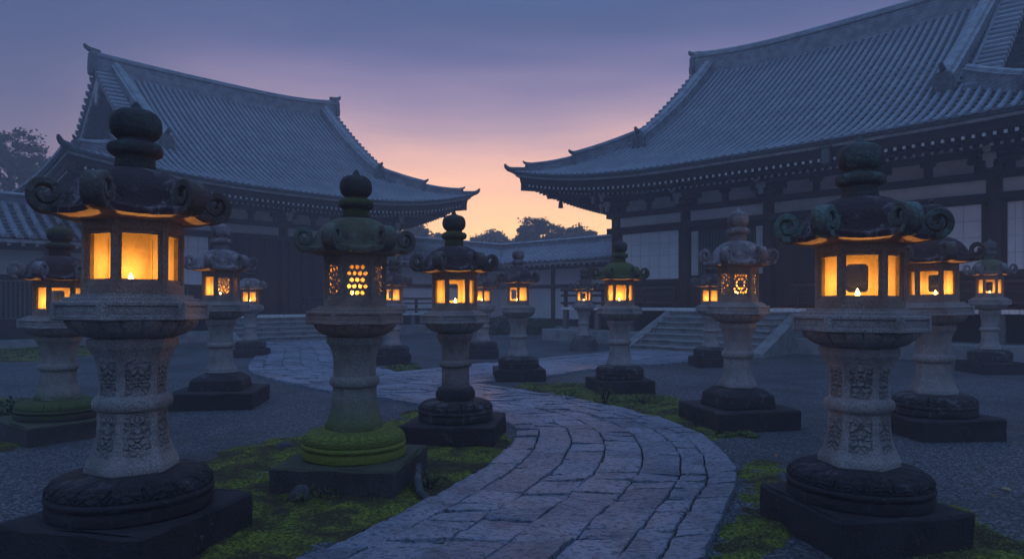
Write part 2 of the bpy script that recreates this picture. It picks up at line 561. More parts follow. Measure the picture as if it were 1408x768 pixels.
# ------------------------------------------------------------------ flagstone path
MAIN = [((-1.9, 3.0), (.75, 3.0)), ((-1.16, 4.0), (1.15, 4.0)), ((-.8, 4.7), (1.45, 4.7)), ((-.5, 5.4), (1.75, 5.35)), ((-.2, 6.2), (1.99, 6.1)),
        ((.02, 7.3), (2.10, 7.1)), ((-.02, 8.2), (2.0, 8.1)), ((-.5, 9.1), (1.63, 9.25)), ((-1.5, 10.0), (1.0, 10.3)),
        ((-2.3, 10.75), (.3, 11.25)), ((-3.2, 11.5), (-.6, 12.3)), ((-4.2, 12.6), (-1.6, 13.4)), ((-5.3, 14.0), (-2.6, 14.6)),
        ((-6.1, 15.8), (-3.5, 16.2)), ((-6.9, 18.3), (-4.3, 18.6)), ((-7.9, 21.3), (-5.4, 22.0)), ((-9.6, 24.3), (-6.9, 26.9))]
SIDE = [((-2.9, 13.3), (-.75, 12.0)), ((-2.4, 14.2), (-.2, 12.9)), ((-1.3, 15.6), (.9, 13.9)), ((.2, 17.1), (2.3, 15.4)), ((2.1, 19.3), (4.3, 16.7)), ((3.9, 22.0), (7.2, 18.75))]


def catmull(P, n):
    """P: array (k, 4) resampled to n rows at even spacing"""
    P = np.array(P, dtype=float)
    out = []
    k = len(P)
    for i in range(k - 1):
        p0, p1, p2, p3 = P[max(i - 1, 0)], P[i], P[i + 1], P[min(i + 2, k - 1)]
        for t in np.linspace(0, 1, 24, endpoint=False):
            out.append(.5 * ((2 * p1) + (-p0 + p2) * t + (2 * p0 - 5 * p1 + 4 * p2 - p3) * t * t + (-p0 + 3 * p1 - 3 * p2 + p3) * t ** 3))
    out.append(P[-1])
    out = np.array(out)
    mid = (out[:, :2] + out[:, 2:]) / 2
    d = np.r_[0, np.cumsum(np.linalg.norm(np.diff(mid, axis=0), axis=1))]
    s = np.linspace(0, d[-1], n)
    return np.stack([np.interp(s, d, out[:, c]) for c in range(4)], 1), d[-1]


def path_sampler(pairs):
    T, length = catmull([(*a, *b) for a, b in pairs], 600)

    def at(s, f):
        x = min(max(s / length, 0), 1) * 599
        i = min(int(x), 598)
        r = T[i] + (T[i + 1] - T[i]) * (x - i)
        return r[0] + (r[2] - r[0]) * f, r[1] + (r[3] - r[1]) * f
    L = [(r[0], r[1]) for r in T[::6]]
    Rr = [(r[2], r[3]) for r in T[::6]]
    return at, length, L + Rr[::-1]


main_at, main_len, MAIN_POLY = path_sampler(MAIN)
side_at, side_len, SIDE_POLY = path_sampler(SIDE)


def lay_stones(mb, at, length, lanes, lo, hi, skip=None, seed=1):
    rnd = random.Random(seed)
    for li in range(len(lanes) - 1):
        s = -rnd.uniform(0, hi)
        while s < length:
            ln = rnd.uniform(lo, hi) * (1.5 if li in (0, len(lanes) - 2) else 1)
            s0, s1 = max(s, 0), min(s + ln, length)
            s += ln
            if s1 - s0 < .12:
                continue
            f0, f1 = lanes[li], lanes[li + 1]
            cx, cyy = at((s0 + s1) / 2, (f0 + f1) / 2)
            if skip and skip(cx, cyy):
                continue
            dist = math.hypot(cx, cyy)
            cell = .028 if dist < 7 else (.045 if dist < 10 else .09)
            wx = math.dist(at((s0 + s1) / 2, f0), at((s0 + s1) / 2, f1))
            ns, nf = max(4, int((s1 - s0) / cell)), max(4, int(wx / cell))
            skew = rnd.uniform(-.035, .035), rnd.uniform(-.035, .035)
            zt = .050 + rnd.uniform(-.006, .006)
            tilt = rnd.uniform(-.010, .010), rnd.uniform(-.010, .010)
            gap = .011
            tone = rnd.random()
            rows = []
            for i in range(-2, ns + 3):
                row = []
                for j in range(-2, nf + 3):
                    a, b = min(max(i / ns, 0), 1), min(max(j / nf, 0), 1)
                    edge = i <= 0 or i >= ns or j <= 0 or j >= nf
                    side = i in (-2, ns + 2) or j in (-2, nf + 2)
                    rim = i in (-1, ns + 1) or j in (-1, nf + 1) and not side
                    wv = (mnoise.noise(Vector((s0 * 3, li * 5, a * 3))) * .5)
                    ss = s0 + gap + (s1 - s0 - 2 * gap) * a + (skew[0] * (1 - a) + skew[1] * a) * (b - .5) * 2
                    wob = mnoise.noise(Vector((ss * 1.9, li * 11.0 + (0 if b < .5 else 11.0), seed))) * .010
                    wob2 = mnoise.noise(Vector((ss * 7, li * 11.0 + (0 if b < .5 else 11.0), seed))) * .006
                    x, y = at(ss, f0 + (f1 - f0) * b + wob * (0 if (li == 0 and b < .5) else 1) + wob2)
                    # joint: pull both long edges in by the gap
                    xm, ym = at(ss, (f0 + f1) / 2)
                    dx, dy = xm - x, ym - y
                    dl = math.hypot(dx, dy) or 1
                    pull = gap * min(1, 2 * abs(b - .5)) ** 3
                    x += dx / dl * pull; y += dy / dl * pull
                    h = zt + (a - .5) * tilt[0] * 2 + (b - .5) * tilt[1] * 2 + mnoise.noise(Vector((x * 7, y * 9, 2.0))) * .005 + mnoise.noise(Vector((x * 16, y * 24, 5.0))) * .0065 + mnoise.noise(Vector((x * 40, y * 52, 9.0))) * .004
                    if edge and not (side or rim): h -= .004
                    if rim and not side:
                        h -= .018
                        x -= dx / dl * .004; y -= dy / dl * .004
                    if side:
                        h = -.01
                        x -= dx / dl * .006; y -= dy / dl * .006
                    row.append((x, y, h))
                rows.append(row)
            o = mb.grid(rows, flip=True)
            mb.attr.setdefault('tone', []).extend([tone] * (len(mb.v) - o))


fl = MB()
LANES = [0, .125, .29, .455, .625, .785, .885, 1]
lay_stones(fl, main_at, main_len, LANES, .22, .44, seed=3)
lay_stones(fl, side_at, side_len, [0, .16, .38, .62, .84, 1], .45, .9, skip=lambda x, y: in_poly(x, y, MAIN_POLY), seed=5)
tag(fl.build('path', 'flag', smooth=50), 'curving path of rough grey flagstones through the gravel court', 'path', kind='structure')
jt = MB()
for at, ln, z in ((main_at, main_len, .022), (side_at, side_len, .018)):
    rows = []
    n = int(ln / .15)
    for i in range(n + 1):
        rows.append([(*at(ln * i / n, f), z) for f in (.012, .25, .5, .75, .988)])
    jt.grid(rows, flip=True)
tag(jt.build('path_bedding', 'soil', smooth=0), 'dark mossy soil in the joints of the flagstone path', 'soil', kind='structure')

# ------------------------------------------------------------------ moss


def moss_patch(px_poly, label, cell=.035, hmax=.05, leaves=0, seed=1, leaf=.014):
    P = [G(x, y) for x, y in px_poly]
    A = np.array(P)
    x0, y0 = A.min(0) - .2
    x1, y1 = A.max(0) + .2
    nx, ny = int((x1 - x0) / cell) + 1, int((y1 - y0) / cell) + 1
    rnd = random.Random(seed)
    E = [(np.array(P[i]), np.array(P[(i + 1) % len(P)])) for i in range(len(P))]
    xs = x0 + np.arange(nx) * cell
    ys = y0 + np.arange(ny) * cell
    XX, YY = np.meshgrid(xs, ys, indexing='ij')
    D = np.full(XX.shape, 9.0)
    ins = np.zeros(XX.shape, bool)
    for a, b in E:
        ab = b - a
        t = np.clip(((XX - a[0]) * ab[0] + (YY - a[1]) * ab[1]) / (ab @ ab + 1e-9), 0, 1)
        D = np.minimum(D, np.hypot(XX - a[0] - t * ab[0], YY - a[1] - t * ab[1]))
        cond = (a[1] > YY) != (b[1] > YY)
        with np.errstate(divide='ignore', invalid='ignore'):
            xi = (b[0] - a[0]) * (YY - a[1]) / (b[1] - a[1]) + a[0]
        ins ^= cond & (XX < xi)
    sd = np.where(ins, D, -D)
    mb = MB()
    H = np.zeros(XX.shape)
    on = np.zeros(XX.shape, bool)
    for i in range(nx):
        for j in range(ny):
            x, y = xs[i], ys[j]
            n1 = mnoise.noise(Vector((x * 2.1, y * 2.1, seed)))
            n2 = mnoise.noise(Vector((x * 7, y * 7, seed + 3)))
            n3 = mnoise.noise(Vector((x * 19, y * 19, seed + 5)))
            s = sd[i, j] + n1 * .16 + n2 * .07
            n4 = mnoise.noise(Vector((x * 11, y * 11, seed + 8)))
            H[i, j] = -.012 + min(1, max(0, s / .22)) ** .7 * hmax * (.7 + .45 * n1) + (n2 * .014 + (abs(n4) - .25) * .030 + n3 * .010) * min(1, max(0, s / .1))
            on[i, j] = s > -.05 and not in_poly(x, y, MAIN_POLY)
    idx = -np.ones(XX.shape, int)
    for i in range(nx - 1):
        for j in range(ny - 1):
            q = ((i, j), (i + 1, j), (i + 1, j + 1), (i, j + 1))
            if all(on[a] for a in q):
                f = []
                for a in q:
                    if idx[a] < 0:
                        idx[a] = mb.vert((xs[a[0]], ys[a[1]], H[a]))
                    f.append(idx[a])
                mb.face(f, 0)
    cells = np.argwhere(on & (H > .004))
    for k in range(leaves if len(cells) else 0):
        i, j = cells[rnd.randrange(len(cells))]
        x, y = xs[i] + rnd.uniform(-.5, .5) * cell, ys[j] + rnd.uniform(-.5, .5) * cell
        if mnoise.noise(Vector((x * 1.8, y * 1.8, seed + 9))) + rnd.uniform(-.3, .3) < -.08:
            continue
        z = H[i, j] + rnd.uniform(.002, .024)
        r = rnd.uniform(.5, 1.2) * leaf
        a = rnd.uniform(0, 2 * PI)
        tl = rnd.uniform(-.9, .9)
        d1 = Vector((math.cos(a), math.sin(a), tl * .8)) * r
        d2 = Vector((-math.sin(a), math.cos(a), rnd.uniform(-.7, .7))) * r * .7
        c = Vector((x, y, z))
        mb.quad(c - d1, c - d2, c + d1, c + d2, 1)
    return tag(mb.build('moss', ['moss', 'clover'], smooth=60), label, 'moss', kind='stuff')


moss_patch([(262, 640), (300, 622), (375, 604), (440, 596), (520, 583), (556, 566), (600, 558), (704, 600), (704, 620), (672, 655), (610, 690), (545, 722), (430, 775), (330, 800), (225, 800), (235, 720)],
           'broad green moss patch left of the path around two lantern plinths', leaves=5000, seed=2, leaf=.0075, hmax=.050, cell=.026)
moss_patch([(690, 531), (760, 543), (850, 563), (930, 590), (985, 606), (1000, 596), (962, 575), (950, 552), (900, 541), (800, 527), (720, 527)],
           'thin moss strip behind the bend of the path', leaves=6000, seed=4, hmax=.045)
moss_patch([(1004, 632), (1052, 630), (1092, 648), (1112, 690), (1085, 770), (1060, 800), (960, 800), (985, 740), (1010, 690), (1016, 655)],
           'bright moss strip between the path and the front right lantern', leaves=2800, seed=6, hmax=.055, leaf=.0075, cell=.024)
moss_patch([(1262, 690), (1340, 703), (1400, 730), (1450, 760), (1460, 800), (1330, 820), (1240, 800)],
           'moss at the right of the front right lantern plinth', leaves=2500, seed=8, leaf=.008)
moss_patch([(-60, 548), (30, 548), (150, 573), (146, 592), (95, 604), (0, 622), (-60, 630)],
           'moss round the plinth of the far left mossy lantern', leaves=4000, seed=10, hmax=.045)
moss_patch([(528, 504), (575, 501), (583, 510), (530, 513)], 'small moss tuft strip at the far edge of the path', leaves=900, seed=12, leaf=.03)
moss_patch([(982, 597), (1040, 595), (1050, 602), (985, 604)], 'small flat moss tuft before the stepped plinth', leaves=700, seed=13)
moss_patch([(-60, 478), (130, 470), (180, 482), (60, 497), (-60, 500)], 'dim grass verge below the far left wing', leaves=2500, seed=14, cell=.12, leaf=.035)
moss_patch([(150, 640), (185, 642), (190, 650), (150, 652)], 'tiny moss spot on the gravel by the front left lantern', leaves=250, seed=15, hmax=.02)

# ------------------------------------------------------------------ temple halls


class Hall:
    pass


def build_hall(name, label, loc, rz, P):
    root = empty(name, (loc[0], loc[1], 0), rz, label, 'temple hall')
    L, D, ze, rise, xg0, xg1 = P['L'], P['D'], P['ze'], P['rise'], P['xg0'], P['xg1']
    W = 2 * D
    lf0, lf1 = P['lift']
    RR = 8.5

    def lift(d0, d1, t):
        a = lf0 * max(0, 1 - d0 / RR) ** 2.6 + lf1 * max(0, 1 - d1 / RR) ** 2.6
        return a * max(0, 1 - t / 6.5) ** 1.3

    def zf(x, t):                                  # front slope
        tt = max(t, -.4)
        z = ze + rise * (max(tt, 0) / D) ** 1.25 + min(tt, 0) * .30 + lift(x, L - x, max(tt, 0))
        m = abs(2 * (x - (xg0 + xg1) / 2) / (xg1 - xg0))
        return z + P['sag'][0 if x < (xg0 + xg1) / 2 else 1] * min(m, 1.2) ** 3 * (max(tt, 0) / D) ** 2

    def zs(y, t, side):                             # side skirt, t measured from its own eave
        lf = lf0 if side == 0 else lf1
        return ze + rise * (max(t, 0) / D) ** 1.25 + lf * (max(0, 1 - y / RR) ** 2.6 + max(0, 1 - (W - y) / RR) ** 2.6) * max(0, 1 - max(t, 0) / 6.5) ** 1.3

    def tmax(x):
        if x < xg0: return x
        if x > xg1: return L - x
        return D

    pitch = P['pitch']
    TL = .34
    roof = MB()

    def tile_row(pt, t0, t1, wdir, r, fine):
        """half round cover tiles along t; pt(t) -> Vector, wdir the across direction"""
        n = max(1, int(round((t1 - t0) / TL)))
        ts = []
        if fine:
            for k in range(n):
                a, b = t0 + (t1 - t0) * k / n, t0 + (t1 - t0) * (k + 1) / n
                ts += [(a, r * 1.025), (b - .012, r * .975)]
        else:
            ts = [(t0 + (t1 - t0) * k / max(3, n // 2), r) for k in range(max(3, n // 2) + 1)]
        rows = []
        for t, q in ts:
            p = pt(t)
            rows.append([p + wdir * (q * math.cos(a)) + Vector((0, 0, 1)) * (q * math.sin(a) * 1.15 + .01) for a in (PI, PI * .83, PI * .66, PI * .5, PI * .34, PI * .17, 0)])
        roof.grid(rows, 0, False, True, False, flip=True)

    def pans(ptl, ptr, t0l, t1l, t0r, t1r, fine):
        n = max(2, int(round(max(t1l - t0l, t1r - t0r) / TL))) if fine else 6
        rows = []
        for k in range(n):
            for e, up in ((k / n, .045), ((k + 1) / n - .01 / n, 0.0)):
                a, b = ptl(t0l + (t1l - t0l) * e), ptr(t0r + (t1r - t0r) * e)
                m = (a + b) / 2
                z = Vector((0, 0, up if fine else .02))
                rows.append([a + z, m + z - Vector((0, 0, .03)), b + z])
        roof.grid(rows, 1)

    # front slope (and the back one, plain)
    nrow = int(round(L / pitch))
    px = L / nrow
    for i in range(nrow + 1):
        x = i * px
        t1 = tmax(min(max(x, .05), L - .05))
        tile_row(lambda t, x=x: Vector((x, t, zf(x, t))), -.06, t1, Vector((1, 0, 0)), .074, True)
        if i < nrow:
            xb = x + px
            ta, tb = tmax(max(x, .01)), tmax(min(xb, L - .01))
            if (x < xg0) != (xb < xg0): tb = max(ta, tb) if x > xg0 else ta + px
            if (x <= xg1) and (xb > xg1): ta = tb + px
            pans(lambda t, x=x: Vector((x, t, zf(x, t))), lambda t, x=xb: Vector((x, t, zf(x, t))), 0, ta, 0, tb, True)
    xbr = [0, xg0 * .5, xg0 - .002, xg0 + .002] + [xg0 + (xg1 - xg0) * k / 8 for k in range(1, 8)] + [xg1 - .002, xg1 + .002, (xg1 + L) / 2, L]
    for xa, xb in zip(xbr[:-1], xbr[1:]):
        if xb - xa < .01: continue
        rows = [[Vector((x, W - min(t, tmax(min(max(x, .02), L - .02))), zf(x, min(t, tmax(min(max(x, .02), L - .02)))))) for t in np.linspace(0, D, 9)] for x in (xa, xb)]
        roof.grid(rows, 0, flip=False)
    # side skirts
    for side in (0, 1):
        tg = (xg0 if side == 0 else L - xg1) + .9
        X = (lambda t: t) if side == 0 else (lambda t: L - t)
        n2 = int(round(W / pitch)); py = W / n2
        fine = (side == P['near_side'])
        for i in range(n2 + 1):
            y = i * py
            t1 = min(max(min(y, W - y), .05), tg)
            tile_row(lambda t, y=y: Vector((X(t), y, zs(y, t, side))), -.06, t1, Vector((0, -1 if side == 0 else 1, 0)), .074, fine)
            if i < n2:
                yb = y + py
                ta, tb = min(max(min(y, W - y), .01), tg), min(max(min(yb, W - yb), .01), tg)
                f = (lambda t, y=y: Vector((X(t), y, zs(y, t, side)))), (lambda t, y=yb: Vector((X(t), y, zs(y, t, side))))
                if side == 0:
                    pans(f[1], f[0], 0, tb, 0, ta, fine)
                else:
                    pans(f[0], f[1], 0, ta, 0, tb, fine)
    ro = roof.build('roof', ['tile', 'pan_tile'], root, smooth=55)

    # eave: tile lip, pale board, dark board, soffit
    def eave_loop(off):
        """points round front and both sides at distance off inside the eave; gives (x, y, lift, outward)"""
        pts = []
        for y in np.linspace(W - off, off, 25)[:-1]:
            pts.append((off, y, zs(y, 0, 0) - ze))
        for x in np.linspace(off, L - off, 61):
            pts.append((x, off, zf(x, 0) - ze))
        for y in np.linspace(off, W - off, 25)[1:]:
            pts.append((L - off, y, zs(y, 0, 1) - ze))
        return pts

    def band(prof, m, nm, smooth=30):
        mb = MB()
        rows = []
        for off, z in prof:
            rows.append([(p[0], p[1], ze + z + p[2]) for p in eave_loop(off)])
        mb.grid(rows, 0)
        return mb.build(nm, m, root, smooth=smooth)
    band([(.02, .012), (.015, -.075), (.12, -.085)], 'ogre_tile', 'eave_tile_edge')
    band([(.10, -.084), (.10, -.165), (.22, -.170)], 'fascia', 'eave_board')
    sf = P['oh'] + .12
    band([(.21, -.165), (.24, -.40), (1.05, -.36), (1.12, -.52), (1.2, -.40), (sf * .7, -.10), (sf, .42)], 'wood', 'soffit')

    # rafters: two rows with white painted ends
    def rafter_mesh(ln, slope, w=.1, h=.115):
        mb = MB()
        a, b = (-w / 2, w / 2)
        v = []
        for y in (0, ln):
            z = y * slope
            v += [(a, y, z - h), (b, y, z - h), (b, y, z), (a, y, z)]
        o = len(mb.v); mb.v += v
        for f in ((0, 4, 7, 3), (1, 2, 6, 5), (0, 1, 5, 4), (3, 7, 6, 2), (7, 4, 5, 6)):
            mb.face([o + i for i in f], 0)
        mb.face([o, o + 3, o + 2, o + 1][::-1], 1)
        return mb
    rp = P['rafter']
    r1 = rafter_mesh(.95, .06, .075, .085).build('rafter', ['wood', 'white_tip'], root, smooth=0)
    r2 = rafter_mesh(P['oh'] - 1.1, .27, .075, .085).build('rafter', ['wood', 'white_tip'], root, smooth=0)
    ex = MB()
    lo, hi = P['rafter_x']
    nr = int((L - .9) / rp)
    spots = []
    for i in range(nr + 1):
        x = .45 + (L - .9) * i / nr
        for row, (y, z) in enumerate(((.30, -.415), (1.17, -.50))):
            if row == 1 and (x < 1.3 or x > L - 1.3): continue
            w = Vector((loc[0], loc[1], 0)) + Matrix.Rotation(rz, 3, 'Z') @ Vector((x, y, 0))
            seen = lo <= x <= hi
            spots.append((w.length + (0 if seen else 100), row, (x, y, ze + z + zf(x, 0) - ze)))
    spots.sort()
    used = set()

    def extra(row, f, flip):
        src = rafter_mesh(.95 if row == 0 else P['oh'] - 1.1, .06 if row == 0 else .27, .075, .085)
        o = len(ex.v)
        ex.v += [f(p) for p in src.v]
        for q, m in zip(src.f, src.mi):
            q = [o + k for k in q]
            ex.face(q[::-1] if flip else q, m)
    for k, (d_, row, p) in enumerate(spots):
        if k < 99:                                   # the ones that show largest; the rest below as one part
            if row in used: inst((r1, r2)[row], p)
            else:
                (r1, r2)[row].location = p; used.add(row)
        else:
            extra(row, lambda q, p=p: (p[0] + q[0], p[1] + q[1], p[2] + q[2]), False)
    for side in (0, 1):
        n2 = int((W - .9) / rp)
        for i in range(n2 + 1):
            y = .45 + (W - .9) * i / n2
            for row, (d, z) in enumerate(((.30, -.415), (1.17, -.50))):
                if row == 1 and (y < 1.3 or y > W - 1.3): continue
                zz = ze + z + zs(y, 0, side) - ze
                extra(row, (lambda q: (d + q[1], y + q[0], q[2] + zz)) if side == 0 else (lambda q: (L - d - q[1], y + q[0], q[2] + zz)), side == 0)
    tag(ex.build('rafter', ['wood', 'white_tip'], root, smooth=0), kind='stuff')
    # hip rafters at the corners
    for sx in (0, 1):
        for ln0, zz, w in ((.25, -.46, .13), (1.0, -.66, .15)):
            hr = MB()
            c = [Vector((t if sx == 0 else L - t, t, ze + zz + (zf(.3, 0) - ze if sx == 0 else zf(L - .3, 0) - ze) * max(0, 1 - t / 4) + max(0, t - 1) * .24)) for t in (ln0, 1.6, P['oh'] + .2)]
            dx = Vector((1 if sx == 0 else -1, 1, 0)).normalized()
            n = Vector((-dx.y, dx.x, 0))
            hr.grid([[p - n * w - Vector((0, 0, .17)), p + n * w - Vector((0, 0, .17)), p + n * w + Vector((0, 0, .15)), p - n * w + Vector((0, 0, .15))] for p in c], 0, True, True, True, flip=True)
            hr.build('hip_rafter', 'wood', root, smooth=0)

    # ridges ---------------------------------------------------------
    def ridge_tube(nm, pts, w, h, mat='ridge', top=True):
        """stacked tile ridge following pts (base line), rounded tile on top"""
        mb = MB()
        rows = []
        for i, p in enumerate(pts):
            a, b = pts[max(i - 1, 0)], pts[min(i + 1, len(pts) - 1)]
            d = Vector((b.x - a.x, b.y - a.y, 0)).normalized()
            n = Vector((-d.y, d.x, 0))
            prof = [(-w, -.25), (-w, h * .62), (-w * 1.22, h * .64), (-w * 1.22, h * .72), (-w * .78, h * .74), (-w * .62, h * .9), (0, h), (w * .62, h * .9), (w * .78, h * .74),
                    (w * 1.22, h * .72), (w * 1.22, h * .64), (w, h * .62), (w, -.25)]
            rows.append([p + n * q + Vector((0, 0, z)) for q, z in prof])
        mb.grid(rows, 0, True, True, True)
        return mb.build(nm, mat, root, smooth=40)

    def ogre(p, d, s, nm='ogre_tile', horn=True, par=None):
        """end tile: a lobed block with a curled horn on top"""
        mb = MB()
        d = Vector((d[0], d[1], 0)).normalized()
        n = Vector((-d.y, d.x, 0))
        out = [(-.40, -.40), (-.44, -.1), (-.36, .05), (-.37, .38), (-.28, .58), (-.12, .68), (.12, .68), (.28, .58), (.37, .38), (.36, .05), (.44, -.1), (.40, -.40)]
        rows = []
        for k, (dd, sc) in enumerate(((-.12, .98), (.06, 1.0), (.14, .86), (.17, .5))):
            rows.append([p + d * dd * s + n * q * s * sc + Vector((0, 0, (z - .2) * s * sc + .2 * s)) for q, z in out])
        mb.grid(rows, 0, True, True, True)
        if horn:
            c = [p + d * (a * s) + Vector((0, 0, b * s)) for a, b in ((-.3, .66), (-.02, .69), (.16, .73), (.29, .82), (.34, .92))]
            mb.tube(c, [.13 * s, .13 * s, .12 * s, .10 * s, .06 * s], 10)
        return mb.build(nm, 'ogre_tile', root if par is None else par, smooth=40, noise_amp=.012 * s, noise_scale=6 / s)

    N = 40
    mid = [Vector((x, D, zf(x, D) - .05)) for x in np.linspace(xg0 - .1, xg1 + .1, N)]
    rg = ridge_tube('main_ridge', mid, .27, P['ridge_h'])
    ogre(mid[0] + Vector((0, 0, .16)), (-1, 0), .95, par=rg)
    ogre(mid[-1] + Vector((0, 0, .20)), (1, 0), .95, par=rg)
    td = P['td']
    for x, e in ((P['xd0'], -1), (P['xd1'], 1)):
        pts = [Vector((x + e * .25 * (1 - k) ** 2, D - .2 - (D - .2 - td) * k, zf(x, D - .2 - (D - .2 - td) * k) + .05)) for k in np.linspace(0, 1, 26)]
        dr = ridge_tube('descending_ridge', pts, .21, .60)
        ogre(pts[-1] + Vector((0, -.05, .05)), (0, -1), .72, par=dr)
    for sx in (0, 1):
        tg = (xg0 if sx == 0 else L - xg1)
        X = (lambda t: t) if sx == 0 else (lambda t: L - t)
        dd = (-1 if sx == 0 else 1, -1)
        f = lambda t: Vector((X(t), t, zf(X(t), t) + .05))
        pts = [f(t) for t in np.linspace(tg + .6, 1.75, 16)]
        for p in pts:
            p.z = min(p.z, zs(p.y, tg, sx) + .4) if False else p.z
        h1 = ridge_tube('hip_ridge', pts, .17, .50)
        ogre(pts[-1] + Vector((0, 0, .02)), dd, .58, par=h1)
        pts = [f(t) for t in np.linspace(1.75, .42, 10)]
        h2 = ridge_tube('hip_ridge', pts, .14, .34)
        ogre(pts[-1] + Vector((0, 0, .0)), dd, .44, par=h2)
        ct = MB()
        dv = Vector((dd[0], dd[1], 0)).normalized()
        q0 = f(.05) + Vector((0, 0, .02))
        ct.tube([q0 - dv * .5, q0 + dv * .05, q0 + dv * .22 + Vector((0, 0, .05)), q0 + dv * .32 + Vector((0, 0, .14)), q0 + dv * .36 + Vector((0, 0, .24))], [.12, .12, .10, .08, .04], 10)
        ct.build('corner_tile', 'ogre_tile', h2, smooth=50)
        # gable: wall, bargeboards, verge tiles, pendant
        xw = xg0 + .9 if sx == 0 else xg1 - .9
        gw = MB()
        zb = zs(D, tg + .9, sx) - .05
        lo_ = [(xw, y, zb) for y in np.linspace(tg, W - tg, 30)]
        hi_ = [(xw, y, max(zb + .01, zf(xw, min(y, W - y)) - .15)) for y in np.linspace(tg, W - tg, 30)]
        gw.grid([lo_, hi_], 0, flip=(sx == 1))
        gw.build('gable_wall', 'wood', root, smooth=0)
        xb = xg0 + .14 if sx == 0 else xg1 - .14
        for back in (0, 1):
            bb = MB()
            rows = []
            for t in np.linspace(tg - .1, D - .02, 24):
                y = t if not back else W - t
                z = zf(xb, t) - .10
                wd = .40 - .1 * math.sin((t - tg) / (D - tg) * PI)
                rows.append([(xb - .05, y, z), (xb + .05, y, z), (xb + .05, y, z - wd), (xb - .05, y, z - wd)])
            bb.grid(rows, 0, True, True, True)
            bb.build('bargeboard', 'fascia', root, smooth=30)
            vt = MB()                                      # verge tiles laid across the rake, round ends outwards
            n = int((D - tg) / .30)
            e = -1 if sx == 0 else 1
            for k in range(n):
                t = tg + (D - tg) * (k + .4) / n
                y = t if not back else W - t
                x0 = xg0 - .10 if sx == 0 else xg1 + .10
                z = zf(xb, t) + .06
                vt.tube([(x0, y, z), (x0 - e * .7, y, z + .03)], .10, 9)
                vt.box(min(x0 - e * .05, x0 - e * .7), max(x0 - e * .05, x0 - e * .7), y - .16, y + .16, z - .13, z - .05)
            vt.build('verge_tiles', 'tile', root, smooth=50)
        pd = MB()
        zt = zf(xb, D) - .5
        out = [(0, 0), (.22, -.1), (.34, -.38), (.2, -.62), (.26, -.85), (0, -1.15), (-.26, -.85), (-.2, -.62), (-.34, -.38), (-.22, -.1)]
        e = -1 if sx == 0 else 1
        pd.grid([[(xb + e * (.07 + q), D + a, zt + b) for a, b in out] for q in (-.03, .05)], 0, True, True, True, flip=(sx == 0))
        pd.build('gable_pendant', 'fascia', root, smooth=30)

    # walls -----------------------------------------------------------
    yw = P['oh']
    xs = P['columns']
    xw0, xw1 = xs[0], P['wall_end']
    zp = P['plat']
    zt = ze + .40
    core = MB()
    core.box(xw0 + .02, xw1, yw + .10, yw + .16, zp, zt + .25)
    core.box(xw0 + .02, xw0 + .08, yw + .16, W - yw, zp, zt + .25)
    core.box(xw1 - .08, xw1, yw + .16, W - yw, zp, zt + .25)
    core.build('wall', 'wood', root, smooth=0)
    pillar = MB()
    pillar.lathe([(.175, 0), (.18, .05), (.18, P['zbeam'] - zp), (.16, P['zbeam'] - zp + .05)], 20)
    po = pillar.build('pillar', 'wood_red', root)
    po.location = (xs[0], yw, zp)
    for x in xs[1:]:
        inst(po, (x, yw, zp))
    for k in range(1, 5):
        inst(po, (xs[0] if P['near_side'] == 0 or True else xw1, yw + 3.1 * k, zp))
    for k in range(1, 5):
        inst(po, (xw1 - .1, yw + 3.1 * k, zp))
    bays = list(zip(xs[:-1], xs[1:]))
    if xw1 - xs[-1] > .5: bays.append((xs[-1], xw1 + .15))
    # beams along the front
    zA, zB, zC, zD, zE = P['bands']            # frieze bottom, frieze top, panel rows 1 and 2, plate
    for z0, z1, pr in ((zA - .22, zA, .10), (zB, zB + .19, .13), (zC + .46, zC + .64, .06), (zD + .42, zD + .62, .09)):
        bm = MB(); bm.box(xw0 - .35, xw1 + .2, yw - pr - .07, yw + .12, z0, z1, bev=.012); bm.build('beam', 'wood', root, smooth=30)
        for x, e in ((xw0, -1), (xw1, 1)):
            bm = MB(); bm.box(x - .1 - pr * .5, x + .1 + pr * .5, yw + .13, W - yw, z0 + .004, z1 - .004, bev=.012); bm.build('beam', 'wood', root, smooth=30)
    if P['sill']:
        bm = MB(); bm.box(xw0, xw1, yw - .05, yw + .09, P['zsh'][0] - .2, P['zsh'][0] - .01, bev=.01); bm.build('beam', 'wood', root, smooth=30)

    def rrect(mb, x0, x1, z0, z1, y, r, m=0):
        """panel with its two upper corners scooped"""
        out = [(x0, z0), (x1, z0)]
        for k in range(5): out.append((x1 - r + r * math.cos(k * PI / 8), z1 - r + r * math.sin(k * PI / 8)))
        for k in range(5): out.append((x0 + r - r * math.sin(k * PI / 8), z1 - r + r * math.cos(k * PI / 8)))
        mb.grid([[(a, q, b) for a, b in out] for q in (y + .03, y)], m, True, True, True, flip=True)

    for bi, (x0, x1) in enumerate(bays):
        a, b = x0 + .19, x1 - .19
        mx = (a + b) / 2
        kind = P['kinds'][bi] if bi < len(P['kinds']) else 'shoji'
        fr = MB(); fr.box(a, b, yw + .02, yw + .10, zA, zB)
        fr.build('frieze_panel', 'plaster' if kind != 'door' else 'plaster_old', root, smooth=0)
        for (p0, p1) in ((a + .28, mx - .11), (mx + .11, b - .28)):
            for z0, z1 in ((zC, zC + .46), (zD, zD + .42)):
                q = MB(); rrect(q, p0, p1, z0 + .004, z1 - .01, yw + .035, .16); q.build('plaster_panel', 'plaster_old', root, smooth=30)
        st = MB(); st.box(mx - .11, mx + .11, yw - .03, yw + .09, zB + .19, zD + .42, bev=.01)
        st.box(mx - .2, mx + .2, yw - .06, yw + .09, zC + .34, zC + .46, bev=.02)
        st.build('strut', 'wood', root, smooth=30)
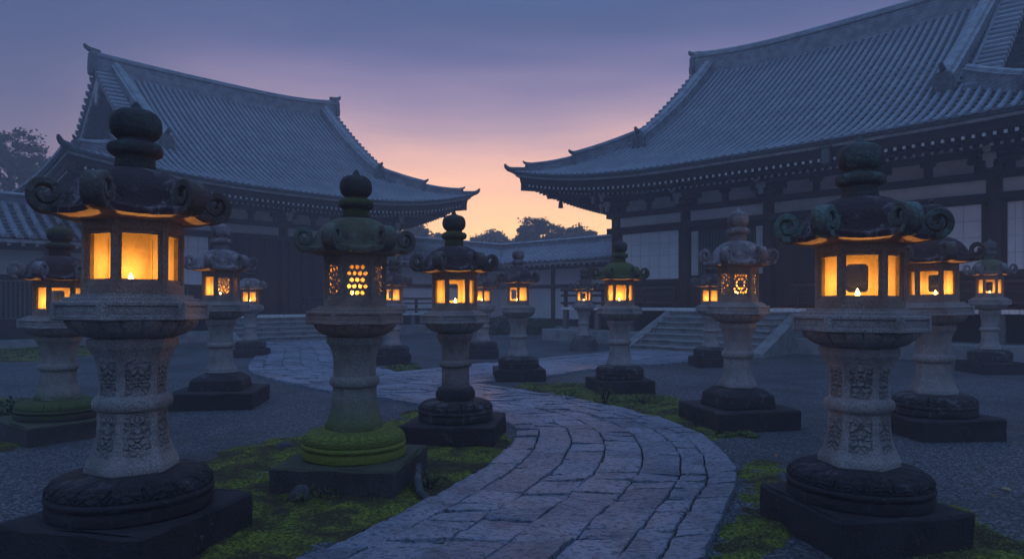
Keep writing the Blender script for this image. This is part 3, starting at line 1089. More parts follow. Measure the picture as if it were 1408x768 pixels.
        s0, s1 = P['zsh']
        if kind == 'shoji':
            pn = MB(); pn.box(a + .1, b - .1, yw + .03, yw + .08, s0, s1)
            so = pn.build('shoji_screen', 'paper_white', root, smooth=0)
            gr = MB()
            n = 6
            for k in range(1, n): 
                x = a + .1 + (b - a - .2) * k / n
                gr.box(x - .009, x + .009, yw + .020, yw + .0295, s0, s1)
            for k in range(1, 4):
                z = s0 + (s1 - s0) * k / 4
                gr.box(a + .1, b - .1, yw + .0165, yw + .0195, z - .009, z + .009)
            gr.build('muntin', 'plaster_old', so, smooth=0)
            fm = MB()
            for c in ((a, a + .1, s0 - .1, s1 + .12), (b - .1, b, s0 - .1, s1 + .12)): fm.box(c[0], c[1], yw - .02, yw + .09, c[2], c[3], bev=.008)
            fm.box(a + .1, b - .1, yw - .015, yw + .09, s1, s1 + .12); fm.box(a + .1, b - .1, yw - .015, yw + .09, s0 - .1, s0)
            fm.build('screen_frame', 'wood_red', so, smooth=30)
            wp = MB(); wp.box(a, b, yw + .02, yw + .10, zp + .1, s0 - .21); wp.build('wainscot', 'wood_red', root, smooth=0)
        elif kind == 'lattice':
            wn = MB()
            x = a + .35
            while x < b - .30:
                wn.box(x, x + .045, yw - .01, yw + .05, s0 + .1, s1 - .15); x += .095
            wn.build('lattice_window', 'lattice_green', root, smooth=0)
            for c0, c1 in ((a + .03, a + .30), (b - .26, b - .03)):
                q = MB(); q.box(c0, c1, yw + .03, yw + .09, s0 + .1, s1 - .1); q.build('side_panel', 'plaster_old', root, smooth=0)
            wp = MB(); wp.box(a, b, yw + .02, yw + .10, zp + .1, s0 - .21); wp.build('wainscot', 'wood_red', root, smooth=0)
        else:
            for k in range(4):
                xa, xb_ = a + .05 + (b - a - .1) * k / 4, a + .05 + (b - a - .1) * (k + 1) / 4
                dl = MB()
                dl.box(xa + .01, xb_ - .01, yw + .02, yw + .07, zp + .06, s1 + .1)
                for z in (zp + .1, zp + .9, zp + 1.2, s1 - .05): dl.box(xa + .02, xb_ - .02, yw - .012, yw + .018, z, z + .09)
                for x in (xa + .02, xb_ - .1): dl.box(x, x + .08, yw - .008, yw + .019, zp + .08, s1 + .06)
                x = xa + .12
                while x < xb_ - .13:
                    dl.box(x, x + .03, yw, yw + .017, zp + 1.3, s1 - .06); x += .075
                dl.build('door', 'wood_red', root, smooth=0)

    # bracket sets on the pillars
    def bracket():
        mb = MB()
        z0 = zB + .19
        mb.box(-.21, .21, -.24, .16, z0 + .02, z0 + .22, bev=.04)
        for k, (w, o, z) in enumerate(((.62, .36, z0 + .24), (.85, .70, z0 + .60))):
            mb.box(-w, w, -.09 - k * .30, .07 - k * .30, z, z + .15, bev=.035)
            mb.box(-.085, .085, -o - .12, .05, z + .004, z + .164, bev=.03)
            for x in (-w + .13, 0, w - .13):
                mb.box(x - .13, x + .13, -.15 - k * .30, .13 - k * .30, z + .155, z + .32, bev=.035)
            mb.box(-.13, .13, -o - .16, -o + .08, z + .17, z + .33, bev=.035)
        mb.box(-.9, .9, -.80, -.64, z0 + .95, z0 + 1.08, bev=.03)
        mb.box(-.075, .075, -1.15, -.2, z0 + .98, z0 + 1.12, bev=.03)
        return mb

    def nose(k):
        mb = MB()
        o, z, h = ((.52, zB + .425, .20), (.86, zB + .79, .20), (1.2, zB + 1.175, .14))[k]
        mb.box(-.15, .15, -o - .15, -o, z, z + h, bev=.03)
        mb.box(-.085, .085, -o - .13, -o - .02, z - .20, z + .05, bev=.03)
        return mb
    br = bracket().build('bracket', 'wood', root, smooth=30)
    br.location = (xs[0], yw, 0)
    ns = [nose(k).build('bracket_tip', 'plaster_old', br, smooth=30) for k in range(3)]
    for x in xs[1:]:
        b2 = inst(br, (x, yw, 0))
        for q in ns: inst(q, (0, 0, 0), 0, b2)
    for k in (1, 2, 3):
        b2 = inst(br, (xs[0], yw + 3.1 * k, 0), R(-90))
        for q in ns: inst(q, (0, 0, 0), 0, b2)
    b2 = inst(br, (xs[0], yw, 0), R(-45))
    for q in ns: inst(q, (0, 0, 0), 0, b2)
    pl = MB(); pl.box(xw0 - .9, xw1 + .4, yw - .86, yw - .70, zB + .19 + 1.08, zB + .19 + 1.2); pl.box(xw0 - .86, xw0 - .70, yw - .69, W - yw, zB + .19 + 1.083, zB + .19 + 1.197)
    pl.build('eave_purlin', 'wood', root, smooth=0)

    # veranda and podium -------------------------------------------------
    v0 = P['veranda']                      # y of its outer edge; side overhang from the wall
    vx0, vx1 = P['vx']
    s0, s1 = P['stair']                    # x range of the stair
    dk = MB(); dk.box(vx0, vx1, v0, yw - .12, zp - .09, zp, bev=.01)
    dk.box(vx0, xw0 - .12, yw - .118, W - yw, zp - .088, zp - .002)
    dk.build('veranda', 'wood', root, smooth=30)
    ed = MB()
    x = vx0
    while x < vx1:
        ed.box(x, min(x + .19, vx1), v0 - .035, v0 - .003, zp - .10, zp + .004, bev=.006); x += .20
    ed.build('veranda_edge', 'white_tip', root, smooth=0)
    pst = MB()
    pst.box(-.09, .09, 0, .18, P['pod'], zp - .09, bev=.012)
    pf = pst.build('veranda_post', 'wood_grey', root, smooth=30)
    xx = vx0 + .08
    k = 0
    while xx < vx1:
        if not (s0 - .2 < xx < s1 + .2):
            if k == 0: pf.location = (xx, v0 + .04, 0)
            else: inst(pf, (xx, v0 + .04, 0))
            k += 1
        xx += 1.57
    pd = MB()
    pd.box(vx0 - .6, s0 - .03, v0 - .55, W - yw, -.2, P['pod'], bev=.02)
    pd.box(s1 + .03, vx1 + .4, v0 - .551, W - yw, -.2, P['pod'], bev=.02)
    pd.box(s0 - .02, s1 + .02, v0 + .02, W - yw, -.2, P['pod'] - .01)
    pd.build('podium', 'step_stone', root, smooth=30)
    ws = MB(); ws.box(vx0 + .3, vx1, v0 + .9, v0 + .98, P['pod'], zp - .09); ws.build('under_floor_wall', 'plaster_old' if P['under_light'] else 'wood', root, smooth=0)
    # railing in runs either side of the stair
    runs = [((vx0 + .08, v0 + .10), (s0 - .12, v0 + .10)), ((s1 + .12, v0 + .10), (vx1, v0 + .10)), ((vx0 + .08, v0 + .12), (vx0 + .08, W - yw - 2))]
    for (ax, ay), (bx, by) in runs:
        A, B = Vector((ax, ay, 0)), Vector((bx, by, 0))
        d = (B - A); ln = d.length; d = d / ln
        rl = MB()
        o0, o1 = (-.22, .12)
        for z, r in ((zp + .68, .055), (zp + .46, .04), (zp + .16, .05)):
            rl.tube([A + d * o0 + Vector((0, 0, z)), B + d * o1 + Vector((0, 0, z))], r, 8)
        rail = rl.build('railing', 'wood_red', root, smooth=40)
        n = max(1, int(ln / 1.1))
        for k in range(n + 1):
            p = A + d * (ln * k / n)
            bp = MB(); bp.box(-.055, .055, -.055, .055, zp, zp + .66, bev=.008)
            bo = bp.build('baluster', 'wood_red', rail, smooth=30)
            bo.location = (p.x, p.y, 0)
    # stair with stone cheeks
    nst = P['nsteps']
    sw = MB()
    run = .36
    for k in range(nst):
        h0, h1 = (zp - .10) * k / nst, (zp - .10) * (k + 1) / nst
        n = 4
        for q in range(n):
            wob = random.uniform(-.006, .006)
            xa, xb_ = s0 + (s1 - s0) * q / n, s0 + (s1 - s0) * (q + 1) / n
            sw.box(xa + .004, xb_ - .004, v0 - .04 - run * (nst - k) + wob, v0 - .04 - run * (nst - k - 1) + .05, max(0, h0 - .05) if k else -.1, h1 + wob * .5 - .055, bev=.006)
            sw.box(xa + .003, xb_ - .003, v0 - .085 - run * (nst - k) + wob, v0 - .04 - run * (nst - k - 1) + .04, h1 + wob * .5 - .052, h1 + wob * .5, bev=.012)
    stair = sw.build('stair', 'step_stone', root, smooth=30, noise_amp=.004, noise_scale=4)
    for x, e in ((s0, -1), (s1, 1)):
        ch = MB()
        w0, w1 = (x - .36, x - .004) if e < 0 else (x + .004, x + .36)
        y0, y1 = v0 - .04 - run * nst - .12, v0 - .045
        prof = [(y0, -.1), (y0, .10), (y1, zp - .10), (y1, -.1)]
        ch.grid([[(q, a, b) for a, b in prof] for q in (w0, w1)], 0, True, True, True, flip=True)
        ch.build('stair_cheek', 'step_stone', stair, smooth=20, noise_amp=.004, noise_scale=3)
    if P.get('gutter') is not None:
        gx = P['gutter']
        gb = MB(); gb.box(gx - .11, gx + .11, .02, .20, ze - .62, ze - .12, bev=.02); gb.box(gx - .15, gx + .15, -.0, .22, ze - .2, ze - .1, bev=.02)
        gb.build('rain_hopper', 'bronze', root, smooth=30)
    root_zf = zf
    return root, zf


ue, ve = 19.35, 19.35
HALL_R, zfR = build_hall('temple_hall', 'near right temple hall with white paper screens and stone stair', UV(ue, ve), R(-45), dict(
    L=18.15, sag=(.38, .38), D=9.0, ze=5.92, rise=5.85, xg0=3.1, xg1=15.45, xd0=4.0, xd1=14.3, td=3.05, lift=(.80, .15), oh=2.95, pitch=.262, near_side=0,
    ridge_h=.95, columns=[2.95, 6.09, 9.23, 12.37, 15.51], wall_end=16.95, plat=1.30, zbeam=4.9, bands=(4.44, 4.83, 5.02, 5.66, 6.1), kinds=['shoji', 'lattice', 'door', 'shoji', 'shoji'],
    zsh=(2.37, 4.18), sill=True, veranda=1.05, vx=(1.75, 17.6), stair=(ve - 12.87 + .36, ve - 8.18 - .36), pod=.45, under_light=False, nsteps=7, rafter=.215, rafter_x=(.4, 17.4), gutter=12.15))
ve2, ue2 = 25.5, 5.3
HALL_L, zfL = build_hall('temple_hall', 'far left temple hall with gabled tile roof fading into mist', UV(ue2, ve2), R(45), dict(
    L=17.5, sag=(.08, .38), D=9.0, ze=5.92, rise=5.85, xg0=3.05, xg1=14.9, xd0=4.1, xd1=14.0, td=3.15, lift=(.55, .95), oh=3.0, pitch=.262, near_side=0,
    ridge_h=.82, columns=[3.0, 5.95, 8.9, 11.85, 14.6], wall_end=14.78, plat=.98, zbeam=4.9, bands=(4.40, 4.78, 4.97, 5.62, 6.06), kinds=['shoji', 'door', 'door', 'lattice'],
    zsh=(2.2, 4.15), sill=False, veranda=1.0, vx=(1.9, 15.9), stair=(10.3 - ue2 + .36, 14.6 - ue2 - .36), pod=.40, under_light=False, nsteps=5, rafter=.215, rafter_x=(.4, 17.2)))

# wind bell under the near corner of the right hall
wb = MB()
wb.tube([(0, 0, 0), (0, 0, .35)], .008, 6)
wb.lathe([(.0, .10), (.06, .10), (.085, .0), (.095, -.16), (.11, -.2), (.10, -.2), (.02, -.18)], 14)
bell = wb.build('wind_bell', 'bronze', smooth=40)
bx, by = UV(ue + 1.75, ve - 1.75)
t_ = 27.3
bell.location = ((771 - 704) / FPX * t_, t_, EYE + (HOR - 279) / FPX * t_)
tag(bell, 'small bronze wind bell hanging under the eave corner of the right hall', 'wind bell')

# ------------------------------------------------------------------ low cloister wings


def cloister(name, label, loc, rz, x0, x1, valley=None, ridge_z=5.05, eave_z=3.55, hd=3.6, wall_y=1.35, doors=(), mat='plaster', lattice=False):
    """local x along the wing, y inwards from the eave; valley: x of the inner eave corner"""
    root = empty(name, (loc[0], loc[1], 0), rz, label, 'cloister wing')
    zf = lambda t: eave_z + (ridge_z - .3 - eave_z) * (t / hd) ** 1.15
    roof = MB()
    pitch = .36
    n = int((x1 - x0) / pitch)
    for i in range(n + 1):
        x = x0 + (x1 - x0) * i / n
        t0 = 0.0
        if valley is not None:
            xc, sgn = valley
            if (x - xc) * sgn > 0: t0 = abs(x - xc)
        if t0 > hd - .1: continue
        rows = []
        ts = np.linspace(t0 - (.05 if t0 == 0 else 0), hd, 14)
        for k, t in enumerate(ts):
            p = Vector((x, t, zf(max(t, 0))))
            for q in ([1.06] if k == 0 else [.93, 1.06] if k < 13 else [.93]):
                rows.append([p + Vector((math.cos(a) * .105 * q, 0, math.sin(a) * .13 * q)) for a in (PI, PI * .75, PI * .5, PI * .25, 0)])
        roof.grid(rows, 0, False, True, False, flip=True)
        if i < n:
            xb = x0 + (x1 - x0) * (i + 1) / n
            rows = []
            for k in range(10):
                for e, up in ((k / 10, .04), ((k + 1) / 10, 0)):
                    t = t0 + (hd - t0) * e
                    rows.append([(x, t, zf(t) + up), (xb, t, zf(t) + up)])
            roof.grid(rows, 1)
    roof.quad((x0, hd, zf(hd)), (x1, hd, zf(hd)), (x1, 2 * hd, eave_z), (x0, 2 * hd, eave_z))
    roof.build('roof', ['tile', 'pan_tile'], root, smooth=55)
    rg = MB()
    prof = [(-.2, -.3), (-.2, .22), (-.26, .23), (-.26, .28), (-.15, .30), (0, .38), (.15, .30), (.26, .28), (.26, .23), (.2, .22), (.2, -.3)]
    xe = x1 if valley is None else x1
    rg.grid([[(x, hd + a, zf(hd) + b) for a, b in prof] for x in np.linspace(x0, xe, 12)], 0, True, True, True)
    rg.build('roof_ridge', 'ridge', root, smooth=40)
    ev0, ev1 = x0, (x1 if valley is None else valley[0])
    if valley is not None and valley[1] < 0: ev0, ev1 = valley[0], x1
    eb = MB(); eb.box(ev0, ev1, .05, .15, eave_z - .14, eave_z - .03); eb.build('eave_board', 'fascia', root, smooth=0)
    so = MB(); so.grid([[(x, .16, eave_z - .05), (x, wall_y + .1, eave_z + .45)] for x in (ev0, ev1)], 0, flip=False); so.build('soffit', 'wood', root, smooth=0)
    nr = int((ev1 - ev0) / .38)
    ra = MB(); o = [(-.05, 0, -.1), (.05, 0, -.1), (.05, 0, 0), (-.05, 0, 0), (-.05, 1.2, .28), (.05, 1.2, .28), (.05, 1.2, .38), (-.05, 1.2, .38)]
    ra.v = o
    for f in ((0, 4, 7, 3), (1, 2, 6, 5), (0, 1, 5, 4), (3, 7, 6, 2)): ra.face(f, 0)
    ra.face((1, 0, 3, 2)[::-1], 1)
    rf = ra.build('rafter', ['wood', 'white_tip'], root, smooth=0)
    for i in range(min(nr, 99) + 1):
        x = ev0 + .1 + (ev1 - ev0 - .2) * i / nr
        if i == 0: rf.location = (x, .2, eave_z - .13)
        else: inst(rf, (x, .2, eave_z - .13))
    wx0 = ev0 - (wall_y + .17 if valley and valley[1] < 0 else 0)
    w = MB(); w.box(wx0, ev1 + (wall_y + .25 if valley and valley[1] > 0 else 0), wall_y + .06, wall_y + .16, .25, eave_z + .5); w.build('wall', mat, root, smooth=0)
    step = 2.45
    np_ = int((ev1 - ev0) / step)
    ps = MB(); ps.box(-.09, .09, -.09, .09, .25, eave_z + .45, bev=.01)
    pf = ps.build('pillar', 'wood', root, smooth=30)
    pf.location = (ev0 + .2, wall_y, 0)
    for i in range(1, np_ + 2):
        x = ev0 + .2 + step * i
        if x < ev1 + wall_y: inst(pf, (x, wall_y, 0))
    for z0, z1 in ((.25, .62), (2.25, 2.42), (3.25, 3.45)):
        b = MB(); b.box(wx0, ev1 + (wall_y if valley and valley[1] > 0 else 0), wall_y - .05, wall_y + .055, z0, z1); b.build('beam', 'wood', root, smooth=0)
    if lattice:
        for i in range(np_ + 1):
            lt = MB()
            x = ev0 + .2 + step * i + .2
            xe_ = x + step - .4
            lt.box(x, xe_, wall_y + .02, wall_y + .058, .95, 2.2, m=1)
            while x < xe_:
                lt.box(x, x + .06, wall_y - .02, wall_y + .018, .95, 2.2); x += .13
            lt.build('lattice_window', ['lattice_green', 'wood'], root, smooth=0)
        wp = MB(); wp.box(ev0, ev1, wall_y + .01, wall_y + .056, .62, .94); wp.build('wainscot', 'wood_red', root, smooth=0)
    pdm = MB(); pdm.box(ev0, ev1 + (.6 if valley and valley[1] > 0 else 0), .15, 2 * hd - .3, -.1, .25, bev=.02); pdm.build('podium', 'step_stone', root, smooth=30)
    return root


# right wing: along v from the right hall to the inner corner
cloister('cloister_wing', 'low tile-roofed white-walled wing beside the right hall', UV(25.9, 16.9), R(135) + PI, -13.5 - 3.6, 0, valley=(-(26.8 - 16.9), -1), mat='paper_white')
cloister('cloister_wing', 'low tile-roofed white-walled wing beyond the left hall', UV(17.5, 26.8), R(45), 0, 25.9 - 17.5 + 3.6, valley=(25.9 - 17.5, 1), mat='paper_white')
cloister('cloister_wing', 'low lattice-windowed wing at the left end of the left hall', UV(-12, 26.7), R(45), 0, 19.6, ridge_z=5.35, hd=3.2, eave_z=3.55, mat='plaster_old', lattice=True)

# ------------------------------------------------------------------ trees and shrubs


def tree(px, top_py, width_px, dist, label, seed, rough=1.0, leaf=.26, n=5200, flat=.62, base_py=345, group=None):
    rnd = random.Random(seed)
    X = (px - 704) / FPX * dist
    zt = EYE + (HOR - top_py) / FPX * dist
    r = width_px / FPX * dist / 2
    root = empty('tree', (X, dist, 0), 0, label, 'tree', group)
    tk = MB()
    zc = zt - r * flat * 1.3
    tk.tube([(0, 0, -.2), (.06, .03, zc * .3), (-.06, 0, zc * .62), (.05, .05, zc * .95)], [.30, .24, .20, .14], 10)
    tips = []
    for k in range(9):
        a = 2 * PI * k / 9 + rnd.uniform(-.3, .3)
        s = Vector((0, 0, zc * rnd.uniform(.55, .9)))
        e = Vector((math.cos(a) * r * rnd.uniform(.4, .8), math.sin(a) * r * rnd.uniform(.4, .8), zc + r * flat * rnd.uniform(-.5, .8)))
        m = (s + e) / 2 + Vector((0, 0, -.25))
        tk.tube([s, m, e], [.11, .075, .03], 6)
        tips.append(e)
    tk.build('trunk', 'bark', root)
    cr = MB()
    clumps = []
    nc = int(40 * rough) + 20
    for k in range(nc):
        a = rnd.uniform(0, 2 * PI)
        q = math.sqrt(rnd.random())
        el = rnd.uniform(-.75, 1) * math.sqrt(max(0, 1 - q * q * .82))
        c = Vector((math.cos(a) * q * r * .82, math.sin(a) * q * r * .82, zc + el * r * flat * 1.18))
        clumps.append((c, r * rnd.uniform(.12, .26)))
    for k in range(n):
        c, cr_ = clumps[rnd.randrange(len(clumps))]
        d = Vector((rnd.gauss(0, 1), rnd.gauss(0, 1), rnd.gauss(0, .62)))
        p = c + d * cr_ * .55
        if p.z > zt: p.z = zt - rnd.random() * .2
        a = Vector((rnd.gauss(0, 1), rnd.gauss(0, 1), rnd.gauss(0, .6))).normalized()
        b = a.cross(Vector((rnd.gauss(0, 1), rnd.gauss(0, 1), rnd.gauss(0, 1)))).normalized()
        s = leaf * rnd.uniform(.5, 1.1)
        cr.quad(p - a * s, p - b * s * .55, p + a * s, p + b * s * .55)
    cr.build('crown', 'leaf', root, smooth=0)
    return root


TREES = [(737, 299, 62, 62, 'tall round-topped tree with lacy crown rising behind the cloister corner', 1, 1.0),
         (788, 306, 66, 64, 'broad flat-topped tree behind the cloister roof nearest the right hall', 2, 1.0),
         (668, 314, 62, 72, 'misty low round tree behind the right shoulder of the centre lantern', 3, 1.2),
         (700, 328, 40, 76, 'smallest distant tree in the dip of the cloister valley', 4, .8),
         (612, 319, 44, 72, 'misty tree just left of the centre lantern finial', 5, 1.0),
         (572, 307, 64, 66, 'misty tree under the right eave tip of the left hall', 6, 1.1),
         (12, 170, 96, 46, 'tall dark tree beyond the left hall gable at the picture edge', 7, 1.2),
         (56, 208, 60, 48, 'lower dark tree tucked against the left hall gable', 8, 1.0),
         (-50, 190, 90, 47, 'dark tree at the far left behind the lattice wing', 9, 1.0)]
for px, ty, w, d, lb, sd, rg in TREES:
    tree(px, ty, w, d, lb, sd, rg, leaf=.17 if d > 50 else .14, n=9000, flat=.62 if d > 50 else .95, group='trees behind the temple roofs')


def shrub(loc, r, h, label, seed, n=700, leaf=.05, name='shrub', group=None, mat='shrub_leaf'):
    rnd = random.Random(seed)
    root = empty(name, (loc[0], loc[1], 0), 0, label, 'shrub', group)
    st = MB()
    for k in range(6):
        a = rnd.uniform(0, 2 * PI)
        st.tube([(0, 0, -.03), (math.cos(a) * r * .3, math.sin(a) * r * .3, h * .4), (math.cos(a) * r * .6, math.sin(a) * r * .6, h * .8)], [.014, .010, .004], 5)
    st.build('stem', 'bark', root)
    fo = MB()
    for k in range(n):
        a = rnd.uniform(0, 2 * PI); q = math.sqrt(rnd.random())
        z = h * (rnd.random() ** .8) * math.sqrt(max(.05, 1 - q * q))
        p = Vector((math.cos(a) * q * r, math.sin(a) * q * r, z + .02))
        a1 = Vector((rnd.gauss(0, 1), rnd.gauss(0, 1), rnd.gauss(.3, .7))).normalized()
        b1 = a1.cross(Vector((rnd.gauss(0, 1), rnd.gauss(0, 1), rnd.gauss(0, 1)))).normalized()
        s = leaf * rnd.uniform(.5, 1.1)
        fo.quad(p - a1 * s, p - b1 * s * .45, p + a1 * s, p + b1 * s * .45)
    fo.build('foliage', mat, root, smooth=0)
    return root


x, y = G(697, 462); shrub((x, y + 2), .95, .9, 'dark clipped shrub below the white cloister wall', 31, 2400, .08)
x, y = G(745, 462); shrub((x, y + 1.5), .8, .75, 'dark clipped shrub right of the slim distant lantern', 32, 2000, .08)
x, y = G(572, 458); shrub((x, y + 2), .9, .9, 'low misty shrub by the wing left of the centre lantern', 33, 1500, .08)
x, y = G(18, 585); shrub((x, y), .42, .33, 'leafy fern clump beside the far left mossy lantern', 34, 900, .035)
x, y = G(590, 672); shrub((x, y), .16, .14, 'little clover tuft at the corner of the mossy lantern plinth', 35, 260, .016, mat='clover')
x, y = G(780, 549); shrub((x, y), .22, .16, 'small weed tuft left before the moss-capped lantern plinth', 36, 260, .02, mat='clover')
x, y = G(832, 555); shrub((x, y), .18, .30, 'upright weed before the moss-capped lantern plinth', 37, 160, .022, mat='clover')
x, y = G(885, 556); shrub((x, y), .22, .13, 'small weed tuft right before the moss-capped lantern plinth', 38, 240, .02, mat='clover')
x, y = G(430, 690); shrub((x, y), .22, .10, 'clover clump growing before the moss-covered lantern plinth', 39, 380, .015, mat='clover')


def rock(px, py, w, d, h, label, seed, rz=0, mat='rock'):
    mb = MB()
    prof = [(.50, -.12), (.52, .10), (.48, .45), (.36, .78), (.18, .97), (.02, 1.0)]
    mb.lathe([(a, b) for a, b in prof], 26)
    for i, p in enumerate(mb.v):
        q = Vector(p)
        dd = mnoise.noise(q * 1.9 + Vector((seed, 0, 0))) * .20 + mnoise.noise(q * 4 + Vector((seed, 3, 0))) * .06
        q += Vector((p[0], p[1], .2 * p[2])) * dd * 1.4
        mb.v[i] = (q.x * w, q.y * d, q.z * h)
    o = mb.build('rock', mat, smooth=60)
    x, y = G(px, py)
    o.location = (x, y, 0); o.rotation_euler = (0, 0, rz)
    return tag(o, label, 'rock')


rock(15, 606, .20, .2, .16, 'small round grey stone in front of the far left lantern', 1)
rock(392, 616, .20, .12, .07, 'flat dark stone lying at the edge of gravel and moss', 2, .5)
rock(413, 690, .17, .13, .13, 'mossy stone leaning on the front of the lantern plinth', 3, .3)
# curved root by the mossy plinth
rt = MB()
pts = [Vector((*G(577, 668), .16)), Vector((*G(574, 676), .10)), Vector((*G(577, 686), .055)), Vector((*G(590, 692), .03)), Vector((*G(603, 692), .01))]
rt.tube(pts, [.030, .034, .030, .024, .012], 10)
tag(rt.build('root', 'rock', noise_amp=.006, noise_scale=12), 'curved grey root between the mossy plinth and the path', 'root')

for k, (px, py, c) in enumerate(((1067, 635, 'orange fallen leaf on moss beside the right edge of the path'), (164, 622, 'pale yellow fallen leaf on the gravel behind the front left lantern'),
                                 (1365, 685, 'yellow fallen leaf on the gravel right of the front right lantern'), (1384, 675, 'small ochre fallen leaf nearest the right picture edge'),
                                 (995, 622, 'brown fallen leaf where the path bends to the right'))):
    lf = MB()
    r = .035
    out = [(0, -1.3), (.5, -.5), (.62, .1), (.3, .8), (0, 1.2), (-.3, .8), (-.62, .1), (-.5, -.5)]
    lf.grid([[(a * r, b * r, .012 + (abs(a) * .4 + (b * .2) ** 2) * r + q) for a, b in out] for q in (0, .0015)], 0, True, True, True)
    if 'leaf_' + str(k % 2) not in M:
        M['leaf_' + str(k % 2)] = simple_mat('fallen_leaf', *(((.22, .09, .02), (.30, .14, .03)) if k % 2 == 0 else ((.26, .22, .04), (.34, .28, .06))), 30)
    o = lf.build('fallen_leaf', 'leaf_' + str(k % 2), smooth=30)
    x, y = G(px, py)
    o.location = (x, y, .05 if k in (0, 4) else .004); o.rotation_euler = (R(random.uniform(-12, 12)), R(random.uniform(-12, 12)), random.uniform(0, 6))
    tag(o, c, 'leaf')

# ------------------------------------------------------------------ stone lanterns


def hexr(th, rnd_=0.0):
    """distance to the side of a hexagon whose corner radius is 1, blended towards a circle"""
    a = (th % (PI / 3)) - PI / 6
    return (math.cos(PI / 6) / math.cos(a)) * (1 - rnd_) + rnd_ * .95


def cornerness(th):
    a = abs((th % (PI / 3)) - PI / 6) / (PI / 6)
    return a


def lattice_mesh(w, h, holes, thick=.016):
    cu = bpy.data.curves.new('lattice', 'CURVE')
    cu.dimensions = '2D'
    cu.fill_mode = 'BOTH'
    cu.extrude = thick / 2
    for pts in [[(-w, -h), (w, -h), (w, h), (-w, h)]] + holes:
        sp = cu.splines.new('POLY')
        sp.points.add(len(pts) - 1)
        for p, q in zip(sp.points, pts): p.co = (q[0], q[1], 0, 1)
        sp.use_cyclic_u = True
    ob = bpy.data.objects.new('lattice', cu)
    COL.objects.link(ob)
    dg = bpy.context.evaluated_depsgraph_get()
    me = bpy.data.meshes.new_from_object(ob.evaluated_get(dg))
    bpy.data.objects.remove(ob)
    bpy.data.curves.remove(cu)
    return me


def blob(cx, cy, r, rnd, n=9, asp=1.0):
    ph = rnd.uniform(0, 6)
    return [(cx + r * asp * math.cos(2 * PI * k / n + ph) * rnd.uniform(.8, 1.12), cy + r * math.sin(2 * PI * k / n + ph) * rnd.uniform(.8, 1.12)) for k in range(n)]


def holes_hex(rnd, w, h):
    out = []
    for j in range(5):
        y = -h + h * 2 * (j + .5) / 5
        n = 3 if j % 2 == 0 else 4
        for i in range(n):
            x = (i - (n - 1) / 2) * w * 2 / 4.1
            out.append(blob(x, y, .0185, rnd, asp=1.15))
    return out


def holes_leaf(rnd, w, h):
    out, c = [], []
    for k in range(900):
        r = rnd.uniform(.007, .021)
        x, y = rnd.uniform(-w + r + .006, w - r - .006), rnd.uniform(-h + r + .006, h - r - .006)
        if all(math.hypot(x - a, y - b) > r * 1.2 + q * 1.2 + .003 for a, b, q in c):
            c.append((x, y, r)); out.append(blob(x, y, r, rnd, 7))
    return out


def holes_ring(rnd, w, h):
    out = []
    for k in range(8):
        a0, a1 = 2 * PI * k / 8 + .12, 2 * PI * (k + 1) / 8 - .12
        o = [(.074 * math.cos(a), .074 * math.sin(a)) for a in np.linspace(a0, a1, 6)]
        i = [(.050 * math.cos(a), .050 * math.sin(a)) for a in np.linspace(a1, a0, 6)]
        out.append(o + i)
    for sx in (-1, 1):
        for sy in (-1, 1):
            out.append(blob(sx * .078, sy * .098, .020, rnd))
            out.append(blob(sx * .040, sy * .108, .014, rnd))
            out.append(blob(sx * .092, sy * .062, .011, rnd))
    out.append(blob(0, .104, .014, rnd)); out.append(blob(0, -.104, .014, rnd))
    return out


def holes_arch(rnd, w, h):
    r = .03
    x, y0, y1 = .084, -.105, .100
    pts = []
    for cx, cy, a in ((x - r, y1 - r, 0), (-x + r, y1 - r, 90), (-x + r, y0 + r, 180), (x - r, y0 + r, 270)):
        for k in range(5): pts.append((cx + r * math.cos(R(a + k * 22.5)), cy + r * math.sin(R(a + k * 22.5))))
    return [pts]


HOLES = {'lattice_hex': holes_hex, 'lattice_leaf': holes_leaf, 'lattice_ring': holes_ring, 'arch': holes_arch}
CR = .325
AP = CR * math.cos(PI / 6)


def fpt(j, s, z, d):
    a = R(-90 + 60 * j)
    n = Vector((math.cos(a), math.sin(a), 0)); t = Vector((-math.sin(a), math.cos(a), 0))
    return n * (AP - d) + t * s + Vector((0, 0, z))


SCROLL = {}


def scroll_mesh(mat, hi):
    key = (mat, hi)
    if key in SCROLL: return SCROLL[key]
    path = [(.375, 2.155), (.40, 2.115), (.422, 2.080), (.442, 2.056), (.462, 2.040), (.484, 2.032)]
    cx, cz = .502, 2.128
    n = 44 if hi else 26
    for k in range(n + 1):
        f = k / n
        a = R(-95) + f * R(500)
        r = .096 * (1 - f) + .022 * f
        path.append((cx + r * math.cos(a), cz + r * math.sin(a)))
    rows = []
    for i, p in enumerate(path):
        q0, q1 = path[max(i - 1, 0)], path[min(i + 1, len(path) - 1)]
        d = Vector((q1[0] - q0[0], q1[1] - q0[1])).normalized()
        nn = Vector((-d.y, d.x))
        f = max(0, (i - 6) / n)
        th = .0245 if i > 2 else .014 + .0045 * i
        th *= (1 - .15 * f)
        w = (.050 + .014 * min(i, 6) / 6) * (1 - .10 * f)
        b = .008
        prof = [(-w + b, -th), (w - b, -th), (w, -th + b), (w, th - b), (w - b, th), (-w + b, th), (-w, th - b), (-w, -th + b)]
        rows.append([(p[0] + nn.x * o, s, p[1] + nn.y * o) for s, o in prof])
    mb = MB()
    mb.grid(rows, 0, True, True, True, flip=False)
    SCROLL[key] = mb
    return mb


